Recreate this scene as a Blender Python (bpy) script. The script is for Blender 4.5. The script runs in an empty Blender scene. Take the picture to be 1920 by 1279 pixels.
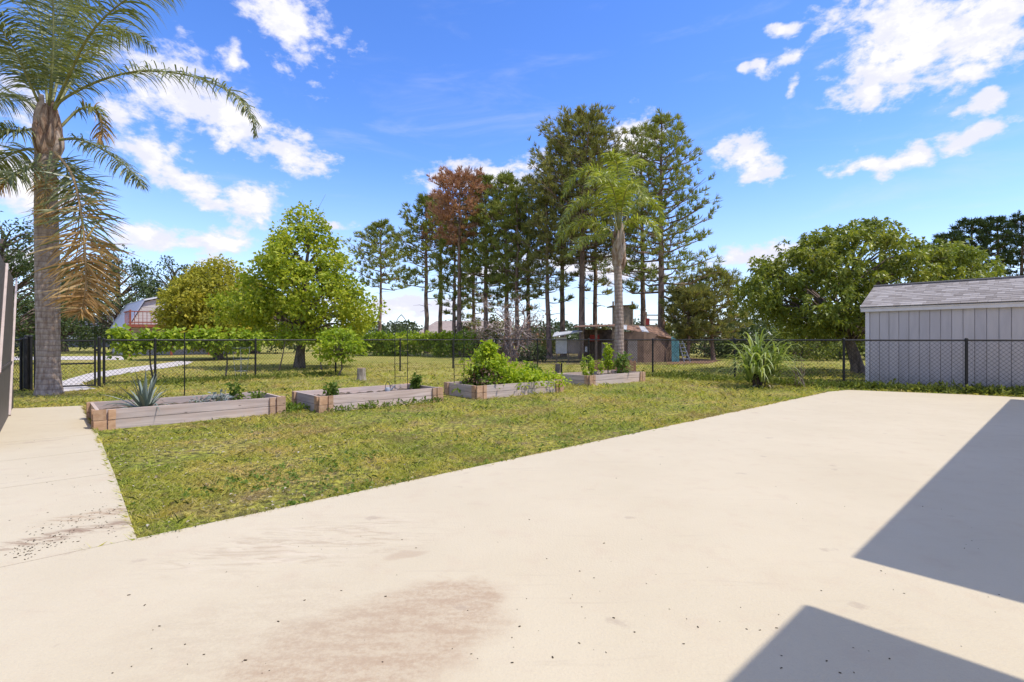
import bpy, math, random
import numpy as np
from math import radians, sin, cos, pi, sqrt
sc = bpy.context.scene
col = sc.collection
rng = np.random.default_rng(7)
random.seed(7)

# ------------------------------------------------------------------ camera
F = 960.0; HZ = 636.0; CH = 1.22            # focal length in photo pixels, horizon row, eye height
cam_d = bpy.data.cameras.new('camera'); cam = bpy.data.objects.new('camera', cam_d); col.objects.link(cam)
cam.location = (0, 0, CH); cam.rotation_euler = (radians(90), 0, 0)
cam_d.sensor_width = 36; cam_d.lens = 18.0; cam_d.shift_y = -3.5/1920
cam_d.clip_start = 0.05; cam_d.clip_end = 6000
sc.camera = cam
# ------------------------------------------------------------------ sun, exposure
SUN_AZ, SUN_EL = 104.0, 61.0                 # azimuth clockwise from +Y
sd = bpy.data.lights.new('sun', 'SUN'); sun = bpy.data.objects.new('sun', sd); col.objects.link(sun)
sd.energy = 2.25; sd.angle = radians(0.53); sd.color = (1.0, 0.96, 0.90)
sun.rotation_euler = (radians(90-SUN_EL), 0, pi-radians(SUN_AZ))
vs = sc.view_settings
vs.view_transform = 'Standard'; vs.look = 'None'; vs.exposure = 0.90; vs.gamma = 1.0; vs.use_curve_mapping = False

sc.cycles.max_bounces = 6; sc.cycles.diffuse_bounces = 3; sc.cycles.glossy_bounces = 2; sc.cycles.transmission_bounces = 4
# ------------------------------------------------------------------ world: Nishita sky with cumulus clouds by direction
def px2ang(x, y):
    return math.atan2((x-960)/F, 1.0), math.atan2((HZ-y)/F, sqrt(1+((x-960)/F)**2))
W = bpy.data.worlds.new('World'); sc.world = W; W.use_nodes = True
wn = W.node_tree.nodes; wl = W.node_tree.links; wn.clear()
def N(nt, t, **kw):
    n = nt.nodes.new(t)
    for k, v in kw.items(): setattr(n, k, v)
    return n
def mth(nt, op, a, b=None, c=None, clamp=False):
    n = nt.nodes.new('ShaderNodeMath'); n.operation = op; n.use_clamp = clamp
    for i, s in enumerate((a, b, c)):
        if s is None: continue
        if isinstance(s, (int, float)): n.inputs[i].default_value = s
        else: nt.links.new(s, n.inputs[i])
    return n.outputs[0]
def mrange(nt, v, a, b, c=0.0, d=1.0, smooth=True):
    n = nt.nodes.new('ShaderNodeMapRange'); n.interpolation_type = 'SMOOTHSTEP' if smooth else 'LINEAR'
    nt.links.new(v, n.inputs[0])
    for i, s in zip((1, 2, 3, 4), (a, b, c, d)): n.inputs[i].default_value = s
    return n.outputs[0]
def mixc(nt, f, a, b, bt='MIX'):
    n = nt.nodes.new('ShaderNodeMix'); n.data_type = 'RGBA'; n.blend_type = bt
    for s, i in ((f, 0), (a, 6), (b, 7)):
        if isinstance(s, (int, float)): n.inputs[i].default_value = s
        elif isinstance(s, tuple): n.inputs[i].default_value = (*s[:3], 1)
        else: nt.links.new(s, n.inputs[i])
    return n.outputs[2]
def noise(nt, vec, scale, detail=4, rough=0.55, dist=0.0, out=0):
    n = nt.nodes.new('ShaderNodeTexNoise'); n.inputs['Scale'].default_value = scale
    n.inputs['Detail'].default_value = detail; n.inputs['Roughness'].default_value = rough; n.inputs['Distortion'].default_value = dist
    if vec is not None: nt.links.new(vec, n.inputs['Vector'])
    return n.outputs[out]
def mapping(nt, vec, loc=(0,0,0), rot=(0,0,0), scale=(1,1,1), vt='POINT'):
    n = nt.nodes.new('ShaderNodeMapping'); n.vector_type = vt
    n.inputs['Location'].default_value = loc; n.inputs['Rotation'].default_value = rot; n.inputs['Scale'].default_value = scale
    nt.links.new(vec, n.inputs[0]); return n.outputs[0]
W.cycles.sampling_method = 'MANUAL'; W.cycles.sample_map_resolution = 512
nt = W.node_tree
sky = N(nt, 'ShaderNodeTexSky', sky_type='NISHITA'); sky.sun_disc = False
sky.sun_elevation = radians(SUN_EL); sky.sun_rotation = radians(SUN_AZ)
sky.air_density = 1.0; sky.dust_density = 0.25; sky.ozone_density = 2.5; sky.altitude = 50
hsv = N(nt, 'ShaderNodeHueSaturation'); hsv.inputs['Hue'].default_value = 0.516; hsv.inputs['Saturation'].default_value = 1.28; hsv.inputs['Value'].default_value = 1.0
wl.new(sky.outputs[0], hsv.inputs['Color'])
tc = N(nt, 'ShaderNodeTexCoord')
sx = N(nt, 'ShaderNodeSeparateXYZ'); wl.new(tc.outputs['Generated'], sx.inputs[0])
az = mth(nt, 'ARCTAN2', sx.outputs[0], sx.outputs[1])
el = mth(nt, 'ARCSINE', sx.outputs[2])
cx = N(nt, 'ShaderNodeCombineXYZ'); wl.new(az, cx.inputs[0]); wl.new(el, cx.inputs[1])
ang = cx.outputs[0]
# domain warp on the sphere of directions
wv = N(nt, 'ShaderNodeTexNoise'); wv.inputs['Scale'].default_value = 9; wv.inputs['Detail'].default_value = 3
wl.new(tc.outputs['Generated'], wv.inputs['Vector'])
wo = N(nt, 'ShaderNodeVectorMath', operation='MULTIPLY_ADD'); wl.new(wv.outputs['Color'], wo.inputs[0])
wo.inputs[1].default_value = (.12, .08, 0); wo.inputs[2].default_value = (-.06, -.04, 0)
wa = N(nt, 'ShaderNodeVectorMath', operation='ADD'); wl.new(ang, wa.inputs[0]); wl.new(wo.outputs[0], wa.inputs[1])
CLOUDS = [(545,40,95,52,25),(450,122,30,16,0),(300,170,70,62,10),(420,225,110,42,22),(520,268,66,30,10),(310,298,44,32,20),(375,342,62,20,38),
 (480,374,62,28,0),(412,372,40,18,0),(412,450,68,28,0),(285,452,64,22,0),(20,335,70,60,0),(40,190,60,40,0),(1700,70,130,75,20),(1850,45,130,80,0),(1640,125,90,50,30),
 (1800,135,70,40,0),(1495,100,46,13,-14),(1425,122,14,9,0),(1455,56,26,9,25),(1502,152,18,10,-30),(1815,258,68,22,0),(1630,305,25,20,0),(1702,290,42,16,10),(1840,192,40,18,0),
 (1380,305,64,24,10),(1400,325,30,14,0),(1185,265,44,34,0),(900,332,100,22,-5),(845,335,30,20,0),(1440,476,90,20,-8),(1100,500,120,24,0),(760,575,150,20,0),(900,520,60,16,0),
 (635,428,26,10,0),(1640,300,60,12,0),(60,500,90,26,0)]
dmin = None
for (x, y, rx, ry, r) in CLOUDS:
    a, e = px2ang(x, y)
    k = 1/ (F*(1+((x-960)/F)**2))**1.0      # d(azimuth)/dpx
    ke = math.cos(a)/F
    m = mapping(nt, wa.outputs[0], loc=(a, e, 0), rot=(0, 0, -radians(r)), scale=(rx*k*1.15, ry*ke*1.2, 1), vt='TEXTURE')
    ln = N(nt, 'ShaderNodeVectorMath', operation='LENGTH'); wl.new(m, ln.inputs[0])
    dmin = ln.outputs[1] if dmin is None else mth(nt, 'MINIMUM', dmin, ln.outputs[1])
cn = mapping(nt, tc.outputs['Generated'], scale=(1, 1, 1.7))
fb = noise(nt, cn, 11, 10, 0.60, 0.35)
q = mth(nt, 'SUBTRACT', 1.0, dmin)
q = mth(nt, 'ADD', q, mth(nt, 'MULTIPLY', mth(nt, 'ADD', mth(nt, 'SUBTRACT', fb, 0.5), mth(nt, 'MULTIPLY', mth(nt, 'SUBTRACT', noise(nt, cn, 42, 5, 0.6), 0.5), 0.55)), 3.2))
inframe = mrange(nt, q, -0.22, 0.62)
# cumulus over the rest of the sky, made denser to add neutral fill light
gen = noise(nt, cn, 3.2, 8, 0.6, 0.2)
gen = mrange(nt, gen, 0.44, 0.60)
outm = mth(nt, 'MAXIMUM', mrange(nt, mth(nt, 'ABSOLUTE', az), 0.80, 0.95), mrange(nt, el, 0.60, 0.75))
cl = mth(nt, 'MAXIMUM', inframe, mth(nt, 'MULTIPLY', gen, outm))
wisp = mrange(nt, noise(nt, mapping(nt, tc.outputs['Generated'], scale=(1.2, 1.2, 5)), 3.0, 6, 0.6, 0.6), 0.5, 0.9, 0, 0.35)
cl = mth(nt, 'MAXIMUM', cl, wisp)
cl = mth(nt, 'MULTIPLY', cl, mrange(nt, el, -0.02, 0.02))
shade = mth(nt, 'MULTIPLY', mrange(nt, noise(nt, cn, 13, 6, 0.6), 0.40, 0.60), mrange(nt, q, 0.1, 1.5))
ccol = mixc(nt, shade, (3.1, 3.15, 3.75), (4.7, 4.55, 4.5))
# thin milky air near the horizon
hz = mrange(nt, el, 0.0, 0.34, 0.5, 0.0)
skyc = mixc(nt, hz, hsv.outputs[0], (2.5, 2.9, 5.0))
fin = mixc(nt, cl, skyc, ccol)
bg = N(nt, 'ShaderNodeBackground'); bg.inputs[1].default_value = 0.15
wl.new(fin, bg.inputs[0])
out = N(nt, 'ShaderNodeOutputWorld'); wl.new(bg.outputs[0], out.inputs[0])

# ------------------------------------------------------------------ coordinates
A0 = radians(47.5)
U = np.array([sin(A0), cos(A0), 0.0]); V = np.array([-cos(A0), sin(A0), 0.0]); Zv = np.array([0, 0, 1.0])
def gp(px, py, z=0.0):
    d = F*(CH-z)/(py-HZ); return np.array([(px-960)/F*d, d, z])
def at(px, py, d):
    return np.array([(px-960)/F*d, d, CH+(HZ-py)/F*d])
def onx(px, d, z=0.0): return np.array([(px-960)/F*d, d, z])
def nrm(a):
    a = np.asarray(a, float); return a/np.maximum(np.linalg.norm(a, axis=-1, keepdims=True), 1e-9)

# ------------------------------------------------------------------ mesh building
class MB:
    def __init__(s): s.v=[]; s.f=[]; s.n=0
    def add(s, Vv, faces, m=0, smooth=False):
        Vv = np.asarray(Vv, float).reshape(-1, 3); faces = np.asarray(faces, int)
        s.v.append(Vv); s.f.append((faces+s.n, m, smooth)); s.n += len(Vv)
    def tube(s, P, R, k=6, m=0, cap=True, smooth=True):
        P = np.asarray(P, float); n = len(P); R = np.broadcast_to(np.asarray(R, float), (n,))
        T = np.gradient(P, axis=0); T = nrm(T)
        ref = np.where(np.abs(T[:, 2:3]) > 0.9, np.array([[1.0, 0, 0]]), np.array([[0, 0, 1.0]]))
        if np.ptp(np.abs(T[:, 2])) > 0 and np.any(np.abs(T[:, 2]) > 0.9) and np.any(np.abs(T[:, 2]) <= 0.9): ref = np.array([[0.31, 0.95, 0.05]])
        a = nrm(np.cross(T, ref)); b = np.cross(T, a)
        an = np.arange(k)/k*2*pi
        ring = a[:, None]*np.cos(an)[None, :, None]+b[:, None]*np.sin(an)[None, :, None]
        VV = (P[:, None]+ring*R[:, None, None]).reshape(-1, 3)
        i = np.arange(n-1)[:, None]*k; j = np.arange(k)[None]; j2 = (j+1) % k
        Q = np.stack([i+j, i+j2, i+k+j2, i+k+j], -1).reshape(-1, 4)
        s.add(VV, Q, m, smooth)
        if cap and k >= 3:
            for e in (0, n-1):
                c = P[e]; VV2 = np.vstack([P[e]+ring[e]*R[e], c[None]])
                s.add(VV2, np.stack([np.arange(k), (np.arange(k)+1) % k, np.full(k, k)], -1), m)
    def box(s, c, ax, ay, az_, hx, hy, hz_, m=0):
        c = np.asarray(c, float)
        sg = np.array([[-1,-1,-1],[1,-1,-1],[1,1,-1],[-1,1,-1],[-1,-1,1],[1,-1,1],[1,1,1],[-1,1,1]], float)
        VV = c+sg[:, :1]*hx*np.asarray(ax)+sg[:, 1:2]*hy*np.asarray(ay)+sg[:, 2:]*hz_*np.asarray(az_)
        s.add(VV, [[0,3,2,1],[4,5,6,7],[0,1,5,4],[1,2,6,5],[2,3,7,6],[3,0,4,7]], m)
    def beam(s, p, q, w, h, m=0, up=Zv):
        p = np.asarray(p, float); q = np.asarray(q, float); t = nrm(q-p); a = nrm(np.cross(t, up)); b = np.cross(a, t)
        s.box((p+q)/2, t, a, b, np.linalg.norm(q-p)/2, w/2, h/2, m)
    def prism(s, poly, ext, m=0):
        poly = np.asarray(poly, float); n = len(poly); ext = np.asarray(ext, float)
        s.v.append(np.vstack([poly, poly+ext])); o = s.n; s.n += 2*n
        s.f.append(([list(range(o, o+n))[::-1], list(range(o+n, o+2*n))], m, False))
        i = np.arange(n); j = (i+1) % n
        s.f.append((np.stack([i, j, j+n, i+n], -1)+o, m, False))
    def build(s, name, mats, parent=None, origin=None):
        if not isinstance(mats, (list, tuple)): mats = [mats]
        VV = np.vstack(s.v)
        if origin is None: origin = np.array(parent.location) if parent is not None and parent.parent is None else np.zeros(3)
        if parent is not None and parent.parent is not None: origin = np.array(parent.parent.location)+np.array(parent.location)
        VV = VV-np.asarray(origin)
        me = bpy.data.meshes.new(name)
        idx=[]; starts=[]; mi=[]; sm=[]; st=0
        for fs, m, smo in s.f:
            if isinstance(fs, list):
                for f in fs: idx.append(np.array(f)); starts.append(np.array([st])); st += len(f); mi.append(np.array([m])); sm.append(np.array([smo]))
            else:
                k = fs.shape[1]; idx.append(fs.ravel()); starts.append(st+np.arange(len(fs))*k); st += fs.size
                mi.append(np.broadcast_to(np.asarray(m), (len(fs),))); sm.append(np.full(len(fs), smo))
        idx=np.concatenate(idx); starts=np.concatenate(starts); mi=np.concatenate(mi); sm=np.concatenate(sm)
        me.vertices.add(len(VV)); me.vertices.foreach_set('co', VV.astype(np.float32).ravel())
        me.loops.add(len(idx)); me.loops.foreach_set('vertex_index', idx.astype(np.int32))
        me.polygons.add(len(starts)); me.polygons.foreach_set('loop_start', starts.astype(np.int32))
        me.update(calc_edges=True)
        me.polygons.foreach_set('material_index', mi.astype(np.int32)); me.polygons.foreach_set('use_smooth', sm.astype(bool))
        for m in mats: me.materials.append(m)
        me.update()
        o = bpy.data.objects.new(name, me); col.objects.link(o)
        if parent is not None: o.parent = parent
        return o
def tag(o, label=None, cat=None, group=None, kind=None):
    if label: o['label'] = label
    if cat: o['category'] = cat
    if group: o['group'] = group
    if kind: o['kind'] = kind
    return o
def thing(name, label, cat, loc=(0,0,0), group=None):
    o = bpy.data.objects.new(name, None); col.objects.link(o); o.location = tuple(float(a) for a in loc)
    o.empty_display_size = 0.2
    return tag(o, label, cat, group)
def smooth_path(P, n):
    P = np.asarray(P, float); m = len(P)
    Q = np.vstack([2*P[0]-P[1], P, 2*P[-1]-P[-2]])
    t = np.linspace(0, m-1-1e-6, n); i = t.astype(int); f = (t-i)[:, None]
    a, b, c, d = Q[i], Q[i+1], Q[i+2], Q[i+3]
    return .5*((2*b)+(-a+c)*f+(2*a-5*b+4*c-d)*f**2+(-a+3*b-3*c+d)*f**3)

# ------------------------------------------------------------------ materials
def newmat(name):
    m = bpy.data.materials.new(name); m.use_nodes = True; m.node_tree.nodes.clear()
    return m, m.node_tree
def finish(nt, color, rough=0.8, bump=None, bstr=0.3, bdist=0.02, spec=0.3, metal=0.0):
    b = N(nt, 'ShaderNodeBsdfPrincipled')
    if isinstance(color, tuple): b.inputs['Base Color'].default_value = (*color, 1)
    else: nt.links.new(color, b.inputs['Base Color'])
    if isinstance(rough, (int, float)): b.inputs['Roughness'].default_value = rough
    else: nt.links.new(rough, b.inputs['Roughness'])
    b.inputs['Specular IOR Level'].default_value = spec; b.inputs['Metallic'].default_value = metal
    if bump is not None:
        bn = N(nt, 'ShaderNodeBump'); bn.inputs['Strength'].default_value = bstr; bn.inputs['Distance'].default_value = bdist
        nt.links.new(bump, bn.inputs['Height']); nt.links.new(bn.outputs[0], b.inputs['Normal'])
    o = N(nt, 'ShaderNodeOutputMaterial'); nt.links.new(b.outputs[0], o.inputs[0])
def pos(nt): return N(nt, 'ShaderNodeNewGeometry').outputs['Position']
def island(nt): return N(nt, 'ShaderNodeNewGeometry').outputs['Random Per Island']
def ramp(nt, f, stops):
    r = N(nt, 'ShaderNodeValToRGB'); e = r.color_ramp.elements
    while len(e) < len(stops): e.new(0.5)
    for el_, (p, c) in zip(e, stops): el_.position = p; el_.color = (*c, 1)
    nt.links.new(f, r.inputs[0]); return r.outputs[0]
def leafmat(name, stops, trans=0.35, tcol=1.5, rough=0.55, patch=0.8, pscale=1.2, spec=0.25):
    """thin leaf: colour varies from leaf to leaf and gently from bough to bough"""
    m, nt = newmat(name)
    f = mth(nt, 'ADD', mth(nt, 'MULTIPLY', island(nt), 1-patch*.5), mth(nt, 'MULTIPLY', mth(nt, 'SUBTRACT', noise(nt, pos(nt), pscale, 2), 0.25), patch*.9), clamp=True)
    c = ramp(nt, f, stops)
    p = N(nt, 'ShaderNodeBsdfPrincipled'); nt.links.new(c, p.inputs['Base Color']); p.inputs['Roughness'].default_value = rough; p.inputs['Specular IOR Level'].default_value = spec
    t = N(nt, 'ShaderNodeBsdfTranslucent'); nt.links.new(mixc(nt, 1.0, c, (tcol, tcol*1.05, tcol*.55), 'MULTIPLY'), t.inputs[0])
    mx = N(nt, 'ShaderNodeMixShader'); mx.inputs[0].default_value = trans
    nt.links.new(p.outputs[0], mx.inputs[1]); nt.links.new(t.outputs[0], mx.inputs[2])
    o = N(nt, 'ShaderNodeOutputMaterial'); nt.links.new(mx.outputs[0], o.inputs[0])
    return m
def plain(name, c, rough=0.7, var=0.15, scale=6, spec=0.3, metal=0.0, bstr=0.15, perisl=0.0):
    m, nt = newmat(name)
    n = noise(nt, pos(nt), scale, 5)
    a = tuple(x*(1-var) for x in c); b = tuple(min(1, x*(1+var)) for x in c)
    cc = mixc(nt, mrange(nt, n, .3, .7), a, b)
    if perisl: cc = mixc(nt, 1.0, cc, ramp(nt, island(nt), [(0, (1-perisl,)*3), (1, (1+perisl*.0,)*3)]), 'MULTIPLY')
    finish(nt, cc, rough, noise(nt, pos(nt), scale*8, 3), bstr, 0.005, spec, metal); return m
def bark(name, c1, c2, sc_=9, zs=.25, b=0.6):
    m, nt = newmat(name)
    v = mapping(nt, pos(nt), scale=(1, 1, zs)); n = noise(nt, v, sc_, 6, .65, .4)
    finish(nt, mixc(nt, mrange(nt, n, .33, .68), c1, c2), .95, n, b, .03, .1); return m
def wood(name, c1, c2, knot=(.10,.07,.05), ang=-A0, gr=28, weather=(.50,.46,.43), wamt=0.0):
    m, nt = newmat(name)
    # boards run along U (or V): turn the grain with them
    v = mapping(nt, pos(nt), rot=(0, 0, -(pi/2+ang) if ang is not None else 0)); 
    g = mapping(nt, v, scale=(1.3, gr, gr)); n = noise(nt, g, 1.0, 6, .6, .6)
    big = noise(nt, v, 2.2, 3)
    c = mixc(nt, mrange(nt, n, .3, .72), c1, c2)
    c = mixc(nt, mth(nt, 'MULTIPLY', mrange(nt, big, .42, .62), wamt), c, weather)
    vo = N(nt, 'ShaderNodeTexVoronoi'); vo.inputs['Scale'].default_value = 3.2; nt.links.new(mapping(nt, v, scale=(.8, 1, 2.2)), vo.inputs['Vector'])
    k = mrange(nt, mth(nt, 'ADD', vo.outputs['Distance'], mth(nt, 'MULTIPLY', mth(nt, 'SUBTRACT', n, .5), .1)), .03, .09, 1, 0)
    c = mixc(nt, mth(nt, 'MULTIPLY', k, .75), c, knot)
    c = mixc(nt, 1.0, c, ramp(nt, N(nt, 'ShaderNodeObjectInfo').outputs['Random'], [(0, (.80, .80, .82)), (1, (1.05, 1.02, 1.0))]), 'MULTIPLY')
    finish(nt, c, .85, n, .5, .006, .15); return m

def lawn_color(nt, P):
    n1 = noise(nt, P, .55, 4, .6); n2 = noise(nt, P, 2.6, 4, .65); n3 = noise(nt, P, 14, 3, .6)
    f = mth(nt, 'ADD', mth(nt, 'MULTIPLY', n1, .75), mth(nt, 'MULTIPLY', n2, .55)); f = mth(nt, 'SUBTRACT', f, .13)
    c = ramp(nt, f, [(.30, (0.214, 0.275, 0.041)), (.43, (0.374, 0.415, 0.061)), (.54, (0.580, 0.521, 0.093)), (.68, (0.731, 0.539, 0.184))])
    return c, n1, n2, n3
M = {}
# ground
m, nt = newmat('lawn_soil'); P = pos(nt); c, n1, n2, n3 = lawn_color(nt, P)
sp = N(nt, 'ShaderNodeSeparateXYZ'); nt.links.new(P, sp.inputs[0])
far = mrange(nt, sp.outputs[1], 13, 20)
fld = ramp(nt, mth(nt, 'ADD', mth(nt, 'MULTIPLY', noise(nt, mapping(nt, P, scale=(1, .45, 1)), .35, 5, .6), .6), mth(nt, 'MULTIPLY', n2, .4)), [(.33, (0.206, 0.230, 0.046)), (.5, (0.354, 0.319, 0.079)), (.66, (0.496, 0.386, 0.143))])
near = mixc(nt, mrange(nt, n3, .35, .7), (.12, .11, .042), c)
near = mixc(nt, mrange(nt, n2, .55, .7), near, (.22, .16, .095))
cc = mixc(nt, far, near, fld)
cc = mixc(nt, mth(nt, 'MULTIPLY', mrange(nt, noise(nt, P, 9, 6, .75), .35, .75), .5), cc, mixc(nt, .5, cc, (.03, .04, .008)))
finish(nt, cc, 1.0, noise(nt, P, 22, 5, .7), 0.8, .05, .05); M['lawn'] = m
m, nt = newmat('grass_blades'); P = pos(nt); c, n1, n2, n3 = lawn_color(nt, P); isl = island(nt)
c = mixc(nt, mrange(nt, isl, .74, .97), c, (.52, .43, .20))
c = mixc(nt, mrange(nt, isl, .30, .06), c, (.050, .085, .016))
c = mixc(nt, mth(nt, 'MULTIPLY', mrange(nt, sp.outputs[1] if False else noise(nt, P, .9, 3), .49, .64), .8), c, (.40, .30, .13))
p = N(nt, 'ShaderNodeBsdfPrincipled'); nt.links.new(c, p.inputs['Base Color']); p.inputs['Roughness'].default_value = .6; p.inputs['Specular IOR Level'].default_value = .2
t = N(nt, 'ShaderNodeBsdfTranslucent'); nt.links.new(mixc(nt, 1.0, c, (1.3, 1.35, .8), 'MULTIPLY'), t.inputs[0])
mx = N(nt, 'ShaderNodeMixShader'); mx.inputs[0].default_value = .35; nt.links.new(p.outputs[0], mx.inputs[1]); nt.links.new(t.outputs[0], mx.inputs[2])
o = N(nt, 'ShaderNodeOutputMaterial'); nt.links.new(mx.outputs[0], o.inputs[0]); M['blades'] = m

# concrete: cream painted slab with trowel marks, worn patches and one big worn stain
def concrete(name, walk=False):
    m, nt = newmat(name); P = pos(nt)
    n1 = noise(nt, P, .8, 5, .6); n2 = noise(nt, P, 5, 6, .62); nf = noise(nt, P, 70, 3, .6)
    c = mixc(nt, mrange(nt, n1, .3, .7), (.562, .470, .314), (.597, .503, .342))
    c = mixc(nt, mth(nt, 'MULTIPLY', mrange(nt, n2, .50, .75), .45), c, (.53, .415, .285))
    c = mixc(nt, mth(nt, 'MULTIPLY', mrange(nt, noise(nt, P, 160, 2, .6), .50, .72), .22), c, (.44, .35, .25))
    # faint brushed streaks
    st = noise(nt, mapping(nt, P, rot=(0, 0, .35), scale=(.55, 6, 1)), 2.2, 5, .65, .8)
    c = mixc(nt, mth(nt, 'MULTIPLY', mrange(nt, st, .58, .76), .34), c, (.43, .345, .24))
    def ell(center, r, rot, warp=.8, wsc=2.2, edge=.35):
        w = N(nt, 'ShaderNodeTexNoise'); w.inputs['Scale'].default_value = wsc; w.inputs['Detail'].default_value = 6; nt.links.new(P, w.inputs['Vector'])
        mm = N(nt, 'ShaderNodeVectorMath', operation='MULTIPLY_ADD'); nt.links.new(w.outputs['Color'], mm.inputs[0]); mm.inputs[1].default_value = (warp, warp, 0)
        s2 = N(nt, 'ShaderNodeVectorMath', operation='SUBTRACT'); nt.links.new(P, s2.inputs[0]); s2.inputs[1].default_value = (warp/2, warp/2, 0)
        nt.links.new(s2.outputs[0], mm.inputs[2])
        q = mapping(nt, mm.outputs[0], loc=(center[0], center[1], 0), rot=(0, 0, rot), scale=(r[0], r[1], 100), vt='TEXTURE')
        l = N(nt, 'ShaderNodeVectorMath', operation='LENGTH'); nt.links.new(q, l.inputs[0])
        return mrange(nt, l.outputs[1], 1-edge, 1.0, 1, 0)
    if not walk:
        e1 = ell(gp(705, 1222), (.72, .42), .70, .36, 3.4, .40)
        e2 = ell(gp(845, 1140), (.30, .24), .5, .30, 5, .28)
        e = mth(nt, 'MAXIMUM', e1, e2)
        grit = mrange(nt, mth(nt, 'MULTIPLY_ADD', noise(nt, P, 45, 5, .8), .5, mth(nt, 'MULTIPLY', noise(nt, mapping(nt, P, rot=(0, 0, -.6), scale=(1, 3.5, 1)), 5, 5, .7), .5)), .40, .60)
        c = mixc(nt, mth(nt, 'MULTIPLY', e, mth(nt, 'MULTIPLY_ADD', grit, .60, .32)), c, (.42, .300, .190))
        e3 = ell(gp(580, 1030), (1.0, .55), .35, .6, 2.4, .7)
        st2 = noise(nt, mapping(nt, P, rot=(0, 0, 1.05), scale=(1.0, 5, 1)), 2.6, 6, .68, 1.6)
        st3 = noise(nt, mapping(nt, P, rot=(0, 0, .5), scale=(1.2, 5, 1)), 3.6, 5, .65, .8)
        c = mixc(nt, mth(nt, 'MULTIPLY', e3, mth(nt, 'MULTIPLY', mrange(nt, st2, .46, .62), .75)), c, (.45, .35, .230))
        c = mixc(nt, mth(nt, 'MULTIPLY', e3, mth(nt, 'MULTIPLY', mrange(nt, st3, .50, .66), .40)), c, (.66, .55, .40))
        e5 = ell(gp(480, 1190), (.8, .5), .5, .6, 2.4, .8)
        c = mixc(nt, mth(nt, 'MULTIPLY', e5, mth(nt, 'MULTIPLY', grit, .42)), c, (.45, .355, .235))
        e6 = ell(gp(760, 1050), (.16, .06), .5, .15, 6, .5)
        c = mixc(nt, mth(nt, 'MULTIPLY', e6, .5), c, (.43, .31, .20))
        vs2 = N(nt, 'ShaderNodeTexVoronoi'); vs2.inputs['Scale'].default_value = 1.7; nt.links.new(mapping(nt, P, scale=(1, 1.6, 0)), vs2.inputs['Vector'])
        rm = mrange(nt, mth(nt, 'ADD', vs2.outputs['Distance'], mth(nt, 'MULTIPLY', mth(nt, 'SUBTRACT', noise(nt, P, 9, 4), .5), .5)), .02, .10, 1, 0)
        c = mixc(nt, mth(nt, 'MULTIPLY', rm, .5), c, (.40, .31, .22))
    else:
        # damp dirt streaks on the walk
        for (pxy, r, a, amt, cc_) in [((70, 832), (.42, .11), .78, .6, (.40, .30, .22)), ((120, 1010), (.85, .13), .74, 1.0, (.30, .20, .125)), ((190, 970), (.45, .16), .7, .9, (.36, .23, .13)), ((60, 905), (.3, .03), .78, .5, (.38, .29, .22)), ((215, 900), (.35, .10), 1.0, .45, (.48, .33, .21))]:
            c = mixc(nt, mth(nt, 'MULTIPLY', ell(gp(*pxy), r, a, .16, 7, .8), mth(nt, 'MULTIPLY', mrange(nt, noise(nt, mapping(nt, P, rot=(0, 0, -.75), scale=(1, 4, 1)), 6, 6, .75), .42, .60), amt)), c, cc_)
    finish(nt, c, mth(nt, 'MULTIPLY_ADD', n2, .25, .55), mth(nt, 'ADD', nf, mth(nt, 'MULTIPLY', n2, .7)), .36, .006, .3)
    return m
M['patio'] = concrete('patio_concrete'); M['walk'] = concrete('walk_concrete', True)
M['path'] = plain('path_concrete', (.56, .50, .45), .9, .1, 2)
M['mulch'] = plain('bark_mulch', (.20, .12, .075), 1.0, .4, 12, .05)
M['dirt'] = plain('pine_straw', (.17, .135, .062), 1.0, .5, 3, .05)
M['debris'] = plain('dark_debris', (.05, .035, .022), .9, .4, 60, .1)
M['litter'] = leafmat('dry_leaf_litter', [(0, (.30, .22, .12)), (.5, (.46, .38, .26)), (1, (.55, .50, .42))], .1)
M['wood_u'] = wood('weathered_board_long', (0.526, 0.398, 0.318), (0.739, 0.592, 0.494), wamt=.35)
M['wood_v'] = wood('weathered_board_end', (0.470, 0.357, 0.285), (0.672, 0.541, 0.451), ang=-A0+pi/2, wamt=.45)
M['block'] = wood('cedar_block', (.46, .27, .15), (.62, .40, .24), ang=None, gr=14, weather=(.42, .32, .24), wamt=.35)
M['soil'] = plain('bed_soil', (.13, .10, .075), 1.0, .5, 14, .05, bstr=.6)
M['fence'] = plain('black_vinyl', (.022, .020, .018), .5, .2, 20)
M['rail'] = plain('dark_rail', (.045, .040, .037), .45, .2, 12)
M['wire'] = plain('black_wire', (.030, .028, .026), .5, .1, 20)
M['rust'] = plain('rusty_wire', (.06, .04, .028), .8, .3, 20)
M['galv'] = plain('galvanised', (.36, .37, .38), .45, .15, 12, .5)
M['pal_bark'] = None
m, nt = newmat('palm_bark'); P = pos(nt)
wv_ = N(nt, 'ShaderNodeTexWave', wave_type='BANDS', bands_direction='Z'); wv_.inputs['Scale'].default_value = 2.6; wv_.inputs['Distortion'].default_value = 1.4; wv_.inputs['Detail'].default_value = 3; wv_.inputs['Detail Scale'].default_value = 1.6
nt.links.new(P, wv_.inputs['Vector'])
nb = noise(nt, mapping(nt, P, scale=(3, 3, .8)), 5, 6, .7)
c = mixc(nt, mrange(nt, nb, .32, .68), (.235, .165, .120), (.48, .375, .295))
c = mixc(nt, mth(nt, 'MULTIPLY', mrange(nt, wv_.outputs['Fac'], .0, .18, 1, 0), .45), c, (.16, .105, .075))
c = mixc(nt, mth(nt, 'MULTIPLY', mrange(nt, noise(nt, P, 16, 4, .7), .55, .75), .5), c, (.54, .46, .38))
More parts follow.
